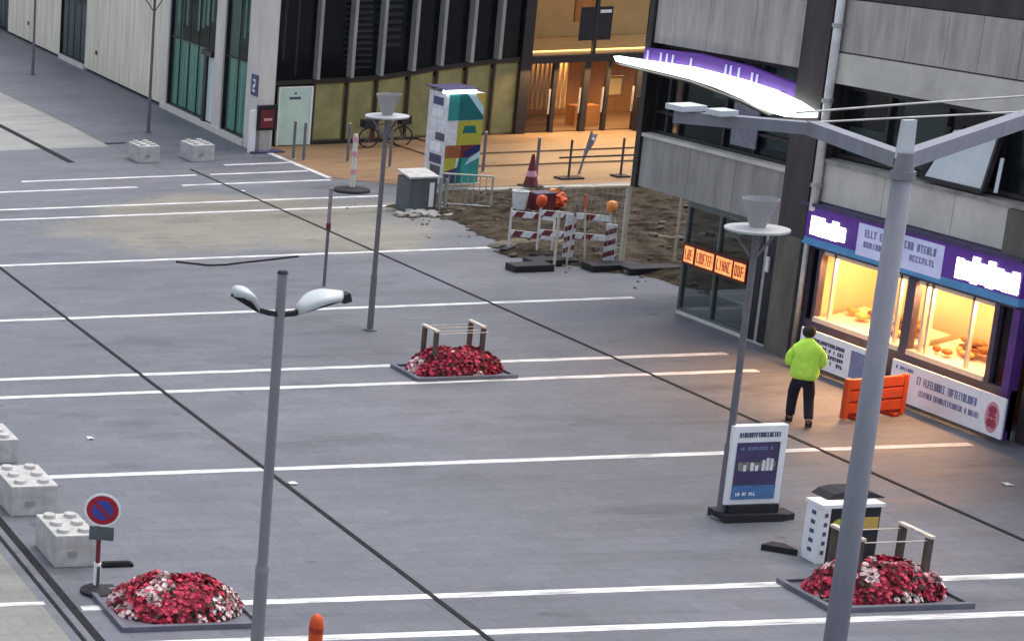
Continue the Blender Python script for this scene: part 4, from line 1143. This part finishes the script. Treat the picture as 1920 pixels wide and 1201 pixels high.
# roadworks barriers in front of the dug-up soil
fc = thing('site_fence', (27.0, 44.2, 0), 'pale tubular site fence frame with wire mesh on black feet before the soil', 'fence')
for x, h in ((26.02, 1.38), (27.56, 1.94)):
    MB().cyl((x, 44.2, .05), (x, 44.2, h), .055 if h > 1.5 else .03).build('post', 'tan_steel', fc)
MB().tube([(26.25, 44.5, 1.88), (27.56, 44.2, 1.92), (28.8, 44.15, 1.84)], .042).build('top_rail', 'tan_steel', fc)
MB().cyl((28.75, 44.15, 0), (28.75, 44.15, 1.84), .025).build('post', 'tan_steel', fc)
q = MB()
for k in range(1, 12): q.cyl((26.25 + .11 * k, 44.4 - .015 * k, .2), (26.25 + .11 * k, 44.4 - .015 * k, 1.88), .004, n=4)
for k in range(1, 8): q.cyl((26.25, 44.42, .2 + .22 * k), (27.56, 44.2, .2 + .22 * k), .004, n=4)
q.build('wire_mesh', 'steel', fc)
for x0, x1, y0, y1 in ((25.05, 25.95, 44.05, 44.5), (25.7, 26.4, 44.5, 44.95), (26.7, 27.8, 43.8, 44.3), (27.3, 28.5, 43.4, 43.8)):
    MB().box(x0, x1, y0, y1, .0, .16).build('rubber_foot', 'black', fc, bevel=.02)
def barrier_board(loc, a, b, ztop, label):
    t = thing('warning_barrier', loc, label, 'barrier', 'red and white roadworks barriers')
    a, b = Vector(a), Vector(b); d = (b - a).normalized(); nn = Vector((d.y, -d.x, 0)); ln = (b - a).length
    for p in (a, b):
        MB().cyl((p.x, p.y, 0), (p.x, p.y, ztop + .05), .025).build('leg', 'cream_paint', t)
        MB().fbox(p, d, nn, Z_, -.08, .08, -.3, .3, 0, .09).build('rubber_foot', 'black', t)
    for zz in (ztop - .15, ztop - .62):
        bd = MB().fbox(a, d, nn, Z_, 0, ln, -.015, .015, zz, zz + .14).build('board', 'poster_pale', t)
        k = .05
        while k < ln - .2:
            MB().prism([a + d * k + Z_ * zz + nn * .0155, a + d * (k + .19) + Z_ * zz + nn * .0155, a + d * (k + .27) + Z_ * (zz + .14) + nn * .0155, a + d * (k + .08) + Z_ * (zz + .14) + nn * .0155], nn * .004).build('red_stripe', 'maroon', bd); k += .42
    return t, a, b
t_, a_, b_ = barrier_board((26.95, 45.3, 0), (26.45, 45.7, 0), (27.55, 44.75, 0), 1.12, 'red and white striped barrier with amber lamps behind the site fence')
for p, nm in ((a_, 1), (b_, 2)):
    lm = MB().lathe((p.x, p.y, 1.17), [(.05, 0), (.05, .06), (.10, .07), (.115, .16), (.10, .27), (.04, .3), (0, .305)], 16).build('warning_lamp', 'orange_pale' if nm == 2 else 'orange', t_, smooth=True)
def marker_board(loc, rz, h, label):
    t = thing('marker_board', loc, label, 'road marker', 'upright red and white marker boards')
    o = Vector(loc); u = Vector((math.cos(rz), math.sin(rz), 0)); nn = Vector((u.y, -u.x, 0))
    MB().fbox(o, u, nn, Z_, -.2, .2, -.28, .28, 0, .1).build('rubber_foot', 'black', t)
    bd = MB().fbox(o, u, nn, Z_, -.11, .11, -.02, .02, .12, h).build('board', 'poster_pale', t)
    MB().fbox(o, u, nn, Z_, -.02, .02, -.018, .018, .1, .12).build('stem', 'steel', t)
    z = .2
    while z < h - .26:
        MB().prism([o + u * -.11 + Z_ * z + nn * .0205, o + u * .11 + Z_ * (z + .1) + nn * .0205, o + u * .11 + Z_ * (z + .22) + nn * .0205, o + u * -.11 + Z_ * (z + .12) + nn * .0205], nn * .004).build('red_stripe', 'maroon', bd)
        z += .26
    return t
marker_board((26.75, 44.95, 0), -.4, 1.15, 'upright red and white marker board at the left end of the striped barrier')
marker_board((27.35, 44.35, 0), -.7, 1.0, 'upright red and white marker board close beside the pale fence post')
t3, a3, b3 = barrier_board((26.3, 45.4, 0), (26.1, 46.3, 0), (26.75, 45.6, 0), 1.0, 'short red and white striped barrier set askew behind the longer one')
for (x, y, lx, ly, h), lb_ in (((26.55, 44.62, .10, .0, 1.45), 'thin leaning pale stake at the left of the striped roadworks barrier'),
                             ((27.05, 44.75, -.08, .1, 1.6), 'thin tall pale stake with an orange top amid the roadworks barriers'),
                             ((27.85, 44.85, -.18, .0, 1.35), 'thin stake leaning left behind the tall pale fence post')):
    sk_ = thing('survey_stake', (x, y, 0), lb_, 'stake', 'thin stakes among the roadworks barriers')
    MB().cyl((x, y, -.02), (x + lx, y + ly, h), .022, .018, 8).build('shaft', 'tan_steel', sk_)
    MB().cyl((x + lx * .8, y + ly * .8, h * .8), (x + lx, y + ly, h + .01), .028, .026, 8).build('painted_top', 'orange' if lx == -.08 else 'charcoal', sk_)
cbr = thing('crowd_barrier', (27.4, 50.9, 0), 'grey steel barrier of thin bars standing between the grey cabinet and the soil', 'barrier')
q = MB().tube([(26.95, 51.2, .08), (26.95, 51.2, 1.0), (27.9, 50.5, 1.0), (27.9, 50.5, .08)], .025).tube([(26.95, 51.2, .2), (27.9, 50.5, .2)], .02)
q.build('frame', 'steel', cbr)
q = MB()
for k in range(1, 8): q.cyl((26.95 + .119 * k, 51.2 - .0875 * k, .2), (26.95 + .119 * k, 51.2 - .0875 * k, 1.0), .011, n=6)
q.build('bars', 'steel', cbr)
for x, y in ((26.95, 51.2), (27.9, 50.5)): MB().beam((x - .2, y - .25, .04), (x + .2, y + .25, .04), .05, .05).build('foot', 'steel', cbr)
bu = thing('white_bucket', (28.6, 50.4, .15), 'white bucket on the soil below the traffic cone', 'bucket')
MB().lathe((28.6, 50.4, .12), [(.15, 0), (.2, .5), (.185, .5), (.13, .03)], 18).build('bucket_shell', 'white', bu)
MB().torus((28.6, 50.4, .61), X_, Y_, .2, .012).build('rim', 'steel', bu)
cr_ = thing('maroon_crate', (29.1, 50.3, .15), 'dark maroon open crate next to the white bucket on the soil', 'crate')
q = MB().box(28.86, 29.36, 50.1, 50.16, .12, .55).box(28.86, 29.36, 50.46, 50.52, .12, .55).box(28.86, 28.91, 50.16, 50.46, .12, .55).box(29.31, 29.36, 50.16, 50.46, .12, .55).box(28.91, 29.31, 50.16, 50.46, .12, .16)
q.build('crate_shell', 'maroon', cr_); MB().box(28.84, 29.38, 50.08, 50.54, .55, .585).build('rim', 'violet', cr_)
ol = thing('orange_sack', (29.5, 50.35, .15), 'crumpled bright orange sack beside the maroon crate on the soil', 'sack')
MB().ball((29.52, 50.4, .34), (.27, .24, .24), 3, .045).build('sack_body', 'orange', ol)
MB().ball((29.44, 50.33, .56), (.13, .10, .09), 2, .03).build('sack_fold', 'orange_pale', ol)

# loose cable and litter
cbv = [Vector((18.1, 46.35, .02)), Vector((18.7, 45.85, .02)), Vector((19.1, 45.85, .02)), Vector((19.55, 46.0, .02)), Vector((20.3, 46.2, .02)), Vector((21.1, 46.44, .02))]
tag(MB().tube(cbv, .022, 6).build('cable', 'drain', org=(18.7, 45.85, 0)), 'thin dark cable lying bent on the paving beside a pale line', 'cable')
for (x, y), lb_ in (((23.19, 54.8), 'small white scrap on the dark drain line far back near the terrace'), ((13.98, 30.4), 'small pale scrap on the drain line beside the winged lamp post'),
                    ((24.66, 29.2), 'small white paper scrap near the right edge before the shop'), ((11.58, 33.1), 'small pale scrap on the open paving near the gutter blocks')):
    q = MB(); s = .06
    v = [q.bm.verts.new((x + dx * s * rnd.uniform(.7, 1.2), y + dy * s * rnd.uniform(.7, 1.2), .008 + .02 * rnd.random())) for dx in (-1, 0, 1) for dy in (-1, 0, 1)]
    for i in (0, 1, 3, 4): q.bm.faces.new((v[i], v[i + 3], v[i + 4], v[i + 1]))
    o = q.build('paper_scrap', 'poster_pale', org=(x, y, 0)); tag(o, lb_, 'litter', 'paper scraps on the paving')
    md = o.modifiers.new('thickness', 'SOLIDIFY'); md.thickness = .004

# ------------------------------------------------------------------ person
def skin_mesh(name, verts, edges, radii, m_, parent, sub=2):
    me = bpy.data.meshes.new(name + '_cage')
    me.from_pydata([tuple(v) for v in verts], edges, [])
    o = bpy.data.objects.new(name + '_cage', me); COL.objects.link(o)
    sk = o.modifiers.new('skin', 'SKIN'); sk.branch_smoothing = .6
    for i, r in enumerate(radii):
        r = r if hasattr(r, '__len__') else (r, r)
        me.skin_vertices[0].data[i].radius = r
    me.skin_vertices[0].data[0].use_root = True
    ss = o.modifiers.new('sub', 'SUBSURF'); ss.levels = sub; ss.render_levels = sub
    dg = bpy.context.evaluated_depsgraph_get(); dg.update()
    nm = bpy.data.meshes.new_from_object(o.evaluated_get(dg))
    bpy.data.objects.remove(o); nm.name = name
    for p in nm.polygons: p.use_smooth = True
    nm.materials.clear(); nm.materials.append(M[m_])
    r = bpy.data.objects.new(name, nm); COL.objects.link(r); r.parent = parent
    ORG[r] = Vector((0, 0, 0))
    return r
pr = thing('person', (23.62, 32.48, 0), 'person in a bright high visibility jacket and dark trousers walking away towards the shop', 'person')
pr.rotation_euler = (0, 0, math.radians(-32))
J = [(0, 0, .94), (0, .0, 1.12), (0, .0, 1.30), (0, .01, 1.45), (0, .045, 1.52), (0, .075, 1.58), (0, .10, 1.65), (0, .10, 1.70)]
Rj = [(.14, .11), (.13, .10), (.15, .105), (.13, .09), (.055, .06), (.068, .08), (.078, .095), (.055, .07)]
E = [(k, k + 1) for k in range(7)]
def add(p, r, frm):
    J.append(p); Rj.append(r); E.append((frm, len(J) - 1)); return len(J) - 1
for s, kn, an, to in ((-1, (-.10, .16, .50), (-.11, .17, .09), (-.12, .34, .045)), (1, (.11, .06, .48), (.14, -.17, .14), (.16, -.03, .045))):
    h = add((s * .095, 0, .88), (.095, .095), 0); k = add(kn, (.062, .064), h); a = add(an, (.042, .045), k); add(to, (.038, .03), a)
for s in (-1, 1):
    sh = add((s * .165, .0, 1.40), (.05, .05), 3); el = add((s * .245, .0, 1.12), (.042, .042), sh); wr = add((s * .17, .17, 1.05), (.03, .026), el)
    pm = add((s * .15, .23, 1.03), (.036, .018), wr); 
    for i, ln in enumerate((.07, .082, .076, .06)):
        ox = (i - 1.5) * .02
        f1 = add((s * .15 + ox, .275, 1.015), (.009, .009), pm); f2 = add((s * .15 + ox * 1.05, .275 + ln * .45, .995), (.0085, .0085), f1); add((s * .15 + ox * 1.05, .275 + ln * .6, .995 - ln * .45), (.007, .007), f2)
    t1 = add((s * .15 - s * .04, .215, 1.02), (.011, .011), pm); add((s * .15 - s * .055, .25, 1.0), (.009, .009), t1)
add((0, .185, 1.625), (.012, .014), 6)       # nose
body = skin_mesh('body', J, E, Rj, 'skin', pr)
q = MB()
for s in (-1, 1): q.ball((s * .079, .04, 1.655), (.012, .022, .034), 2)
q.build('ear', 'skin', pr, smooth=True) if False else q.bm.free()
# jacket: torso, collar and sleeves
Jk = [(0, .0, .79), (0, -.005, .99), (0, -.015, 1.2), (0, -.01, 1.37), (0, .01, 1.48), (0, .035, 1.56)]
Rk = [(.225, .165), (.24, .175), (.245, .18), (.21, .165), (.155, .14), (.10, .105)]
Ek = [(0, 1), (1, 2), (2, 3), (3, 4), (4, 5)]
for s in (-1, 1):
    n = len(Jk)
    Jk += [(s * .175, 0, 1.37), (s * .225, .0, 1.25), (s * .25, .0, 1.12), (s * .22, .09, 1.06), (s * .17, .165, 1.05)]
    Rk += [(.09, .095), (.08, .08), (.07, .07), (.062, .06), (.052, .05)]
    Ek += [(3, n), (n, n + 1), (n + 1, n + 2), (n + 2, n + 3), (n + 3, n + 4)]
jk = skin_mesh('jacket', Jk, Ek, Rk, 'hivis', pr)
ft = bpy.data.textures.new('folds', 'CLOUDS'); ft.noise_scale = .16
dm_ = jk.modifiers.new('folds', 'DISPLACE'); dm_.texture = ft; dm_.strength = .05
T_ = [(0, 0, .93), (0, 0, .84)]; RT = [(.185, .13), (.175, .125)]; ET = [(0, 1)]
for s, pts_ in ((-1, [(-.1, .04, .74), (-.105, .155, .5), (-.11, .165, .28), (-.11, .165, .1)]), (1, [(.1, .01, .74), (.115, .055, .48), (.13, -.06, .28), (.14, -.155, .14)])):
    last = 1
    for p, r in zip(pts_, ((.105, .11), (.082, .085), (.074, .078), (.068, .072))):
        T_.append(p); RT.append(r); ET.append((last, len(T_) - 1)); last = len(T_) - 1
skin_mesh('trousers', T_, ET, RT, 'navy_cloth', pr)
for ah, tt in (((-.11, .13, .055), (-.125, .37, .045)), ((.14, -.21, .085), (.165, .01, .045))):
    mid = tuple((a + b) / 2 for a, b in zip(ah, tt))
    skin_mesh('boot', [ah, mid, tt, (ah[0], ah[1] + .03, .13)], [(0, 1), (1, 2), (0, 3)], [(.05, .055), (.05, .05), (.042, .036), (.055, .055)], 'boot', pr, 1)
hr = MB(); hr.ball((0, .075, 1.655), (.098, .112, .112), 3)
for v in list(hr.bm.verts):
    if v.co.y > .14 and v.co.z < 1.70: v.co.y = .14 + (v.co.y - .14) * .1
    if v.co.z < 1.56: v.co.z = 1.56
ORG_backup = ORG[pr]; ORG[pr] = Vector((0, 0, 0))
hr.build('hair', 'hair', pr, smooth=True)
hb2 = MB()
hb2.box(-.15, .15, -.176, -.168, 1.19, 1.225)
hb2.bm.free()
ORG[pr] = ORG_backup
